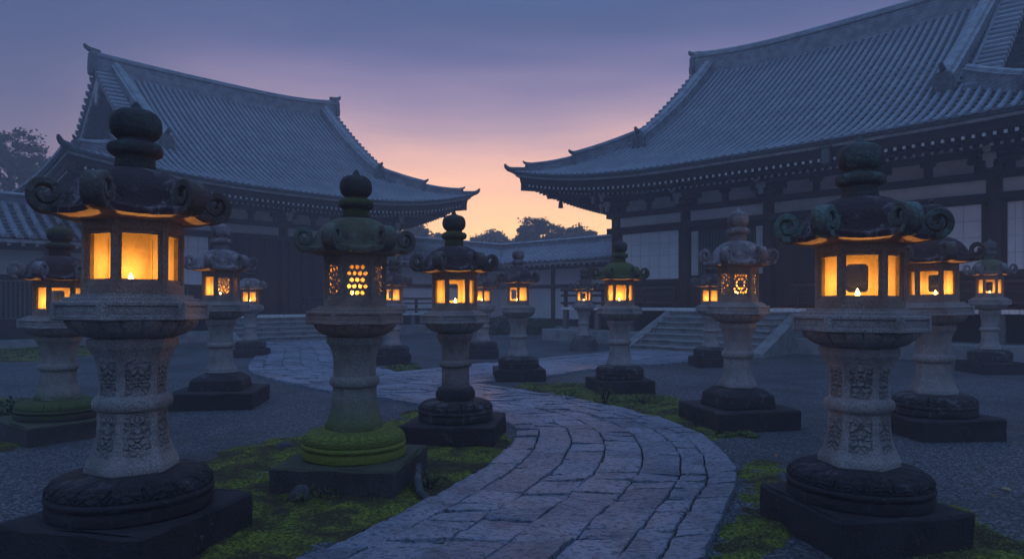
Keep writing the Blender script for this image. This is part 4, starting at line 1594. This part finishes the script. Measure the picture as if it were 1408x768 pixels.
def make_lantern(px, D, H, W, yaw, label, seed, base='lotus', post='hex', faces=None, mats=None, plinth_rz=0, plinth_w=1.12, petals=16,
                 power=5.0, candle_label=None, top_knob=False, side=0.0, carve=True, candle_px=0, hi=True):
    rnd = random.Random(seed)
    X, Y = (px - 704) / FPX * D, D
    root = empty('stone_lantern', (X, Y, 0), math.atan2(X, Y) * -1 + R(yaw), label, 'stone lantern', 'stone lanterns lit by candles round the court')
    sz = H / 2.74
    sw = W * .865
    root.scale = (sw, sw, sz)
    root.rotation_euler = (R(rnd.uniform(-.7, .7)), R(rnd.uniform(-.7, .7)), root.rotation_euler.z)
    mt = dict(plinth='plinth', base='base_dark', post='granite_carved', platform='granite', firebox='granite_reddish_glow', cap='cap_dark', scroll='scroll_dark', finial='finial_black')  # warm firebox colour stands in for glow round the windows
    mt.update(mats or {})
    nh = 96 if hi else 48
    na = .0035
    prz = R(plinth_rz) - root.rotation_euler.z
    if base != 'rock':
        pl = MB()
        h = plinth_w / 2
        n = 7
        pl.box(-h, h, -h, h, -.1, .24, bev=.018)
        me = pl
        # finer faces so that the edges can wander
        bm = bmesh.new()
        o = me.build('plinth', mt['plinth'], root, smooth=30)
        bm.from_mesh(o.data)
        bmesh.ops.subdivide_edges(bm, edges=bm.edges[:], cuts=7, use_grid_fill=True)
        for v in bm.verts:
            q = v.co * 3.1 + Vector((seed * 3.3, 0, seed))
            d = mnoise.noise_vector(q) * .018 + mnoise.noise_vector(q * 3.5) * .009
            v.co += d
        bm.to_mesh(o.data); bm.free()
        o.data.shade_smooth(); o.data.set_sharp_from_angle(angle=R(35))
        o.rotation_euler = (0, 0, prz)
    # base ------------------------------------------------------------
    b = MB()
    if base == 'lotus':
        prof = [(.2, .235), (.475, .238), (.50, .250), (.507, .285), (.503, .312), (.488, .318), (.488, .326), (.505, .332), (.512, .350), (.505, .366), (.494, .372)]
        for k in range(13):
            a = k / 12 * PI / 2
            prof.append((.300 + .200 * max(0, math.cos(a)) ** .8 if k < 12 else .300, .376 + .098 * math.sin(a)))
        prof += [(.285, .476), (.15, .476)]

        def fn(th, k):
            if k < 10: return 1
            z = (k - 10) / 13
            if k > 23: return 1
            u = (th * petals / (2 * PI)) % 1
            e = abs(u - .5) * 2                        # 0 centre, 1 edge of a petal
            tip = max(0, 1 - z)
            e2 = abs(((u + .5) % 1) - .5) * 2
            pet = (1 - e ** 3) * .024 - (.018 if e > .9 else 0)
            rim = .022 if .60 < e < .84 else (-.012 if .35 < e < .6 and z < .75 else 0)
            return 1 + (pet + rim - .02) * min(1, z * 5) * min(1, (1.05 - z) * 2.5)
        nb = petals * (12 if hi else 8)
        b.lathe(prof, nb, 0, fn)
        b.attr['carve'] = [(abs(((j / nb * petals) % 1) - .5) * .16 + seed + .3 * z, z * 1.3, .75 if k > 10 and r > .3 else .0) for k, (r, z) in enumerate(prof) for j in range(nb)]
        b.build('base', mt['base'], root, smooth=50, noise_amp=na, noise_scale=5, seed=seed).scale = (1.05, 1.05, 1)
    elif base == 'step':
        o4 = [(-1, -.86), (-.86, -1), (.86, -1), (1, -.86), (1, .86), (.86, 1), (-.86, 1), (-1, .86)]
        ca, sa = math.cos(prz), math.sin(prz)
        rows = []
        for w, z in ((.44, .235), (.452, .243), (.452, .26), (.425, .385), (.41, .40), (.355, .432), (.31, .462), (.2, .476)):
            row = []
            for q in range(8):
                (ax, ay), (bx_, by_) = o4[q], o4[(q + 1) % 8]
                for t in (0, .25, .5, .75):
                    x, y = (ax + (bx_ - ax) * t) * w, (ay + (by_ - ay) * t) * w
                    row.append((x * ca - y * sa, x * sa + y * ca, z))
            rows.append(row)
        b.grid(rows, 0, True, True, True)
        b.build('base', mt['base'], root, smooth=30, noise_amp=.008, noise_scale=4, seed=seed)
    else:
        prof = [(.62, -.1), (.64, .0), (.60, .12), (.55, .24), (.50, .34), (.42, .42), (.34, .47), (.2, .476)]
        b.lathe(prof, nh, 0, lambda th, k: 1 + .14 * mnoise.noise(Vector((math.cos(th) * 1.6, math.sin(th) * 1.6, k * .35 + seed))) + .07 * mnoise.noise(Vector((math.cos(th) * 4, math.sin(th) * 4, k * .8 + seed))))
        b.build('base', mt['base'], root, smooth=35, noise_amp=.01, noise_scale=5, seed=seed)
    # post --------------------------------------------------------------
    p = MB()
    if post == 'hex':
        prof = [(.1, .472), (.292, .474), (.300, .482), (.300, .520), (.294, .530), (.270, .575), (.245, .635), (.230, .70), (.225, .78), (.225, .838), (.228, .842), (.250, .850), (.262, .866), (.267, .888), (.262, .910),
                (.250, .926), (.228, .934), (.222, .938), (.219, .99), (.219, 1.05), (.226, 1.11), (.244, 1.165), (.268, 1.205), (.286, 1.222), (.290, 1.230), (.290, 1.272), (.285, 1.280), (.1, 1.283)]
        rr = lambda z: .55 if .842 <= z <= .934 else .0
    elif post == 'bulb':
        prof = [(.1, .472), (.26, .474), (.292, .500), (.300, .540), (.288, .585), (.255, .622), (.222, .640), (.206, .66), (.204, .80), (.206, .862), (.232, .872), (.250, .886), (.255, .905), (.250, .925), (.232, .940), (.208, .950), (.206, 1.05),
                (.214, 1.12), (.236, 1.17), (.262, 1.205), (.272, 1.22), (.276, 1.25), (.268, 1.275), (.1, 1.283)]
        rr = lambda z: .9
    else:
        prof = [(.1, .472), (.27, .474), (.288, .488), (.290, .505), (.275, .522), (.282, .532), (.276, .548), (.250, .575), (.232, .62), (.220, .69), (.215, .80), (.216, .850), (.240, .858), (.255, .875), (.258, .892), (.252, .910), (.236, .924), (.216, .932),
                (.213, 1.00), (.217, 1.09), (.232, 1.155), (.256, 1.195), (.268, 1.205), (.262, 1.215), (.276, 1.228), (.280, 1.255), (.272, 1.275), (.1, 1.283)]
        rr = lambda z: .92
    zs_ = [q[1] for q in prof]
    p.lathe(prof, nh, 0, lambda th, k: hexr(th, rr(zs_[k])))
    at = []
    for k, (r, z) in enumerate(prof):
        for j in range(nh):
            th = 2 * PI * j / nh
            a = abs((th % (PI / 3)) - PI / 6) / (PI / 6)
            zone = (.585 < z < .80) or (.98 < z < 1.16)
            at.append((a * .115 + seed, z, 1.0 if (zone and a < .66 and carve) else 0.0))
    p.attr['carve'] = at
    p.build('post', mt['post'], root, smooth=32, noise_amp=na, noise_scale=6, seed=seed)
    # platform ---------------------------------------------------------------
    s = MB()
    prof = [(.10, 1.280), (.255, 1.282), (.275, 1.288), (.315, 1.300), (.355, 1.322), (.392, 1.352), (.410, 1.382), (.412, 1.394), (.1, 1.395)]

    def under(th, k):
        if 2 <= k <= 6:
            u = (th * 20 / (2 * PI)) % 1
            e = abs(u - .5) * 2
            return 1 + .035 * (1 - e ** 2.5) - (.025 if e > .86 else 0)
        return 1
    s.lathe(prof, 240 if hi else 120, 0, under)
    hx = lambda r, z: [Vector((r * math.cos(R(-120 + 60 * j)), r * math.sin(R(-120 + 60 * j)), z)) for j in range(6)]
    s.grid([hx(.40, 1.388), hx(.492, 1.389), hx(.500, 1.396)], 0, True, False, False)
    s.grid([hx(.500, 1.494), hx(.492, 1.502), hx(.44, 1.503), hx(.438, 1.522), hx(.428, 1.526), hx(.392, 1.527), hx(.388, 1.546), hx(.1, 1.548)], 0, True, False, True)
    for j in range(6):
        A, B = hx(.5, 0)[j], hx(.5, 0)[(j + 1) % 6]
        n = ((A + B) / 2).normalized()
        def q(f, z, d): return A + (B - A) * f - n * d + Vector((0, 0, z))
        rects = [(0, 1, 1.396, 1.494, 0), (.08, .92, 1.414, 1.478, 0), (.095, .905, 1.420, 1.472, .013), (.12, .88, 1.428, 1.464, .013)]
        for (a0, a1, z0, z1, d), (c0, c1, y0, y1, e) in zip(rects[:-1], rects[1:]):
            O = [q(a0, z0, d), q(a1, z0, d), q(a1, z1, d), q(a0, z1, d)]
            I = [q(c0, y0, e), q(c1, y0, e), q(c1, y1, e), q(c0, y1, e)]
            for k in range(4): s.quad(O[k], O[(k + 1) % 4], I[(k + 1) % 4], I[k])
        m = 22 if hi else 8
        rows = []
        for zz in np.linspace(1.428, 1.464, 5):
            rows.append([q(.12 + .76 * i / m, zz, .013 - .007 * max(0, math.sin(i * 1.9 + zz * 90 + j) * math.sin((zz - 1.428) / .036 * PI)) if 0 < i < m else .013) for i in range(m + 1)])
        s.grid(rows, 0)
    s.build('platform', mt['platform'], root, smooth=32, noise_amp=.002, noise_scale=6, seed=seed)
    # fire box -----------------------------------------------------------------
    fb = MB()
    DP = .055
    z0, z1 = 1.546, 1.985
    faces = faces or ['open', 'open', 'solid', 'solid', 'solid', 'open']
    for j in range(6):
        rects = [(CR / 2, z0, z1, 0, 0), (.136, 1.606, 1.928, 0, 0), (.131, 1.611, 1.923, .016, 0), (.118, 1.626, 1.910, .016, 0), (.113, 1.631, 1.905, .026, 0), (.109, 1.635, 1.902, .026, 0), (.109, 1.635, 1.902, DP, 1), ((AP - DP) * math.tan(PI / 6), 1.60, 1.95, DP, 1)]
        for (a, y0, y1, d, m_), (c, w0, w1, e, m) in zip(rects[:-1], rects[1:]):
            O = [fpt(j, -a, y0, d), fpt(j, a, y0, d), fpt(j, a, y1, d), fpt(j, -a, y1, d)]
            I = [fpt(j, -c, w0, e), fpt(j, c, w0, e), fpt(j, c, w1, e), fpt(j, -c, w1, e)]
            for k in range(4): fb.quad(O[k], O[(k + 1) % 4], I[(k + 1) % 4], I[k], m)
    ri = (AP - DP) / math.cos(PI / 6)
    lo = [fb.vert(v) for v in hx(ri, 1.60)]; up = [fb.vert(v) for v in hx(ri, 1.95)]
    fb.face(lo, 1); fb.face(up[::-1], 1)
    box = fb.build('firebox', [mt['firebox'], 'inside'], root, smooth=30)
    for j, kd in enumerate(faces):
        if kd == 'open': continue
        if kd in HOLES:
            me = lattice_mesh(.1095, .1355, HOLES[kd](rnd, .1095, .1355), .016 if kd != 'arch' else .03)
            me.materials.clear(); me.materials.append(M['inside' if kd == 'arch' else mt['firebox']])
            o = bpy.data.objects.new('window_lattice' if kd != 'arch' else 'window_slab', me)
            COL.objects.link(o)
            o.parent = box
            a = R(-90 + 60 * j)
            c = fpt(j, 0, 1.77, .036)
            o.matrix_local = Matrix.Translation(c) @ Matrix.Rotation(a + PI / 2, 4, 'Z') @ Matrix.Rotation(PI / 2, 4, 'X')
        else:
            d0, d1 = (.028, .050) if kd == 'solid' else (.030, .033)
            w = MB()
            P8 = [fpt(j, sx * .1095, z, d) for d in (d0, d1) for sx, z in ((-1, 1.634), (1, 1.634), (1, 1.906), (-1, 1.906))]
            i0 = len(w.v); w.v += [tuple(v) for v in P8]
            for f in ((0, 1, 2, 3), (7, 6, 5, 4), (0, 4, 5, 1), (1, 5, 6, 2), (2, 6, 7, 3), (3, 7, 4, 0)): w.face(f)
            w.build('window_slab' if kd == 'solid' else 'paper_pane', 'inside' if kd == 'solid' else 'washi', box, smooth=0)
    # cap -------------------------------------------------------------------------
    c = MB()
    prof = [(.10, 1.975, 1), (.33, 1.982, 0), (.49, 1.996, 0), (.518, 2.001, 0), (.524, 2.008, 0), (.524, 2.036, 0), (.514, 2.043, 0), (.475, 2.048, .05), (.445, 2.066, .16), (.425, 2.098, .34), (.408, 2.140, .54), (.382, 2.188, .75),
            (.338, 2.234, .92), (.28, 2.270, 1), (.22, 2.296, 1), (.16, 2.312, 1), (.08, 2.322, 1)]
    rows = []
    n = 96 if hi else 60
    for k, (r, z, rd) in enumerate(prof):
        row = []
        for j in range(n):
            th = 2 * PI * j / n
            cn = cornerness(th)
            lift = .030 * cn ** 2.4 * (1 if 2 <= k <= 7 else (.4 if k == 8 else 0)) * (.75 if k < 4 else 1)
            ridge_ = 1 + .02 * cn ** 6 * (k > 7) * (k < 14)
            q = r * hexr(th, rd) * ridge_ * (1 - .035 * (1 - cn) * (2 <= k <= 7))
            row.append((q * math.cos(th), q * math.sin(th), z + lift))
        rows.append(row)
    c.grid(rows, 0, True, True, True)
    for i in range(3 * n): c.mi[i] = 1  # less weathered underside, coloured paler and warmer to strengthen the candle glow
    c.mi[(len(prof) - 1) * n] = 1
    cap = c.build('cap', [mt['cap'], 'granite_reddish_glow'], root, smooth=38, noise_amp=.004, noise_scale=5, seed=seed)
    cw = rnd.uniform(1.02, 1.07)
    cap.scale = (cw, cw, 1)
    sc = scroll_mesh(mt['scroll'], hi)
    sm = None
    for j in range(6):
        if sm is None:
            sm = sc.build('scroll', mt['scroll'], cap, smooth=40, noise_amp=.003, noise_scale=9, seed=seed)
            sm.rotation_euler = (0, 0, R(-60))
        else:
            inst(sm, (0, 0, 0), R(-60 + 60 * j))
    # finial -----------------------------------------------------------------------
    f = MB()
    prof = [(.05, 2.312), (.130, 2.314), (.136, 2.325), (.130, 2.365), (.134, 2.392), (.165, 2.404), (.178, 2.420), (.180, 2.446), (.174, 2.464), (.155, 2.474), (.118, 2.482), (.114, 2.500), (.128, 2.508), (.152, 2.528), (.166, 2.560), (.168, 2.595),
            (.160, 2.632), (.140, 2.662), (.105, 2.680), (.060, 2.690), (.040, 2.698), (.030, 2.715), (.014, 2.735), (.004, 2.742)]
    if top_knob:
        prof = prof[:-5] + [(.04, 2.690), (.022, 2.698), (.022, 2.706), (.034, 2.716), (.034, 2.732), (.018, 2.744), (.004, 2.748)]
    f.lathe(prof, 40, 0, lambda th, k: 1 + (.02 * math.cos(th * 8) if 5 <= k <= 8 else 0))
    f.build('finial', mt['finial'], root, smooth=45, noise_amp=.006, noise_scale=7, seed=seed)
    # candle: rests in the fire box, a thing of its own --------------------------------
    cd = MB()
    cd.lathe([(.010, 0), (.046, .001), (.050, .012), (.034, .014), (.033, .026), (.030, .029), (.012, .026)], 18)
    can = cd.build('candle', 'wax', smooth=45, noise_amp=.002, noise_scale=20, seed=seed)
    a = root.rotation_euler.z
    off = Vector((side, .075, 0)); off.rotate(root.rotation_euler)
    can.location = (X + off.x * sw, Y + off.y * sw, 1.601 * sz)
    tag(can, candle_label, 'candle', 'candles burning in the stone lanterns')
    fl_ = MB()
    fl_.lathe([(.003, .026), (.011, .030), (.015, .038), (.0155, .047), (.012, .059), (.006, .072), (.001, .083)], 14)
    fl_.build('flame', 'flame', can, smooth=60)
    ld = bpy.data.lights.new('candle_light', 'POINT')
    ld.energy = power
    ld.color = (1.0, .455, .085)
    ld.shadow_soft_size = .012
    lo_ = bpy.data.objects.new('candle_light', ld)
    COL.objects.link(lo_)
    lo_.parent = can
    lo_.location = (0, 0, .098)
    return root


F_ARCH = ['open', 'open', 'solid', 'arch', 'solid', 'open']
mk = make_lantern
PW = 14
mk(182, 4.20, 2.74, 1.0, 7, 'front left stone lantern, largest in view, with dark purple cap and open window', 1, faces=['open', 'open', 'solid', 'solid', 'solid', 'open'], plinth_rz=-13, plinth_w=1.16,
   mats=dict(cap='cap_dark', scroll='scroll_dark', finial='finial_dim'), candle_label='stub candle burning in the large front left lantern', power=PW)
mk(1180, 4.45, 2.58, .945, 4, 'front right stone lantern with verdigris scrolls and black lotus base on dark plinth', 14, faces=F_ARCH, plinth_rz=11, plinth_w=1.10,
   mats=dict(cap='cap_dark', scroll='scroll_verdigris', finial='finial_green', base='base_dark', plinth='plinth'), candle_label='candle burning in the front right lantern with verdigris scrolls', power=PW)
mk(487, 5.70, 2.60, .92, 4, 'stone lantern with pierced honeycomb windows on a bright moss-covered lotus base', 5, faces=['lattice_hex', 'lattice_leaf', 'solid', 'solid', 'solid', 'lattice_leaf'], plinth_rz=-7, plinth_w=1.26,
   mats=dict(cap='cap_verdigris', scroll='scroll_olive', firebox='granite_reddish_glow', platform='granite_reddish_glow', finial='finial_moss', base='base_mossy', post='granite_mossy', plinth='plinth_moss'), carve=False, candle_label='candle behind the honeycomb window of the moss-based lantern', power=PW * 1.3)
mk(627, 7.50, 2.50, .885, 8, 'dark-capped stone lantern beside the path bend with black bulbous post foot', 7, post='bulb', faces=F_ARCH, plinth_rz=-7, plinth_w=1.28,
   mats=dict(cap='cap_dark', scroll='scroll_dark', finial='finial_moss', base='base_lichen', post='granite_dark_low'), candle_label='candle in the dark-capped lantern beside the path bend', power=PW, carve=False)
mk(79, 7.70, 2.39, .90, 4, 'far left stone lantern with mossy black base, partly behind the largest lantern', 2, faces=F_ARCH, plinth_rz=-32, plinth_w=1.3,
   mats=dict(base='base_half_moss', post='granite_low_moss', plinth='plinth_moss', cap='cap_dark', scroll='cap_pale'), candle_label='candle in the far left lantern with mossy base', carve=False, power=PW)
mk(1014, 8.40, 2.66, .87, 9, 'pale stone lantern with ring-patterned window on a black stepped plinth', 12, base='step', faces=['lattice_ring', 'lattice_ring', 'solid', 'solid', 'solid', 'lattice_leaf'], plinth_rz=12, plinth_w=1.4,
   mats=dict(cap='cap_pale', scroll='cap_pale', finial='cap_pale', base='base_dark'), candle_label='candle behind the ring-patterned window of the pale lantern', carve=False, power=PW * 1.2)
mk(1285, 7.80, 2.66, .93, -8, 'round-knobbed stone lantern half hidden behind the front right lantern', 15, faces=F_ARCH, plinth_rz=4, plinth_w=1.2, top_knob=True,
   mats=dict(cap='cap_dark', scroll='scroll_dark', base='base_lichen', finial='base_lichen'), candle_label='candle in the knobbed lantern behind the front right one', carve=False, power=PW)
mk(304, 10.0, 2.68, .93, 10, 'pale-capped stone lantern with leaf lattice on a dark stepped block', 3, base='step', post='round', faces=['lattice_leaf', 'lattice_leaf', 'solid', 'solid', 'solid', 'open'], plinth_rz=8, plinth_w=1.42,
   mats=dict(cap='cap_pale', scroll='cap_pale', finial='cap_pale'), candle_label='candle glowing behind the leaf lattice of the pale-capped lantern', power=PW * 1.2, carve=False)
mk(852, 11.45, 2.56, .87, 6, 'stone lantern with thick moss on its cap, standing on the moss strip', 11, faces=['open', 'open', 'solid', 'solid', 'solid', 'open'], plinth_rz=9, plinth_w=1.22,
   mats=dict(cap='cap_moss', scroll='cap_moss', finial='finial_moss', base='base_lichen', plinth='plinth'), candle_label='candle in the moss-capped lantern', carve=False, power=PW)
mk(713, 13.3, 2.56, .86, 30, 'slim grey stone lantern showing two equal windows, before the far wing', 9, post='round', faces=F_ARCH, plinth_rz=4, plinth_w=1.3,
   mats=dict(cap='cap_dark', scroll='scroll_dark', finial='cap_pale', base='base_lichen', plinth='plinth'), candle_label='candle in the slim lantern with two equal windows', power=PW, carve=False)
mk(1361, 14.5, 2.84, .88, 3, 'rightmost stone lantern with lichen-blotched cap, below the right hall screens', 16, post='round', faces=F_ARCH, plinth_rz=0, plinth_w=1.2,
   mats=dict(cap='cap_verdigris', scroll='cap_pale', finial='finial_green', base='base_lichen'), candle_label='candle in the rightmost lantern', power=PW, carve=False)
mk(977, 16.0, 2.55, .86, 24, 'distant stone lantern mostly hidden behind the pale stepped-plinth lantern', 13, post='round', faces=['open', 'open', 'solid', 'solid', 'solid', 'open'],
   mats=dict(cap='cap_dark', base='base_lichen'), candle_label='candle in the lantern hidden behind the ring-patterned one', power=PW, carve=False, hi=False)
mk(540, 16.6, 2.60, .86, 20, 'distant stone lantern just right of the honeycomb-window lantern', 6, post='round', faces=F_ARCH, plinth_rz=5,
   mats=dict(cap='cap_dark', base='base_lichen'), candle_label='candle in the distant lantern right of the honeycomb one', power=PW, carve=False, hi=False)
mk(664, 18.3, 2.58, .86, 32, 'distant stone lantern peeping out right behind the bulbous-footed lantern', 8, post='round', faces=['open', 'open', 'solid', 'solid', 'solid', 'open'],
   mats=dict(cap='cap_dark', base='base_lichen'), candle_label='candle in the distant lantern right of the bulbous-footed one', power=PW, carve=False, hi=False)
mk(345, 18.8, 2.55, .88, 20, 'distant pale stone lantern at the left edge of the curving path', 4, post='round', faces=['open', 'open', 'solid', 'solid', 'solid', 'open'], plinth_rz=5,
   mats=dict(cap='cap_pale', scroll='cap_pale', base='base_lichen'), candle_label='candle in the distant pale lantern at the path edge', power=PW, carve=False, hi=False)
mk(803, 21.3, 2.60, .86, 5, 'farthest stone lantern, standing on a rough natural rock by the veranda railing', 10, base='rock', faces=F_ARCH,
   mats=dict(cap='cap_dark', base='rock'), candle_label='candle in the farthest lantern by the veranda railing', power=PW, carve=False, hi=False)

# ------------------------------------------------------------------ evening haze: one closed box of pale air
hz = MB()
hz.box(-103, 103, -33, 108, -1, 17.5)
ho = hz.build('haze', M['soil'], smooth=0)
hm = bpy.data.materials.new('haze')
hm.use_nodes = True
nt = hm.node_tree
nt.nodes.clear()
o_ = nt.nodes.new('ShaderNodeOutputMaterial')
pv = nt.nodes.new('ShaderNodeVolumePrincipled')
pv.inputs['Color'].default_value = (.86, .88, .94, 1)
pv.inputs['Density'].default_value = HAZE_DENSITY
pv.inputs['Anisotropy'].default_value = .25
nt.links.new(pv.outputs[0], o_.inputs['Volume'])
hm.volume_intersection_method = 'ACCURATE' if hasattr(hm, 'volume_intersection_method') and False else getattr(hm, 'volume_intersection_method', 'FAST')
ho.data.materials.clear(); ho.data.materials.append(hm)
tag(ho, 'thin bluish evening haze filling the courtyard', 'haze', kind='stuff')
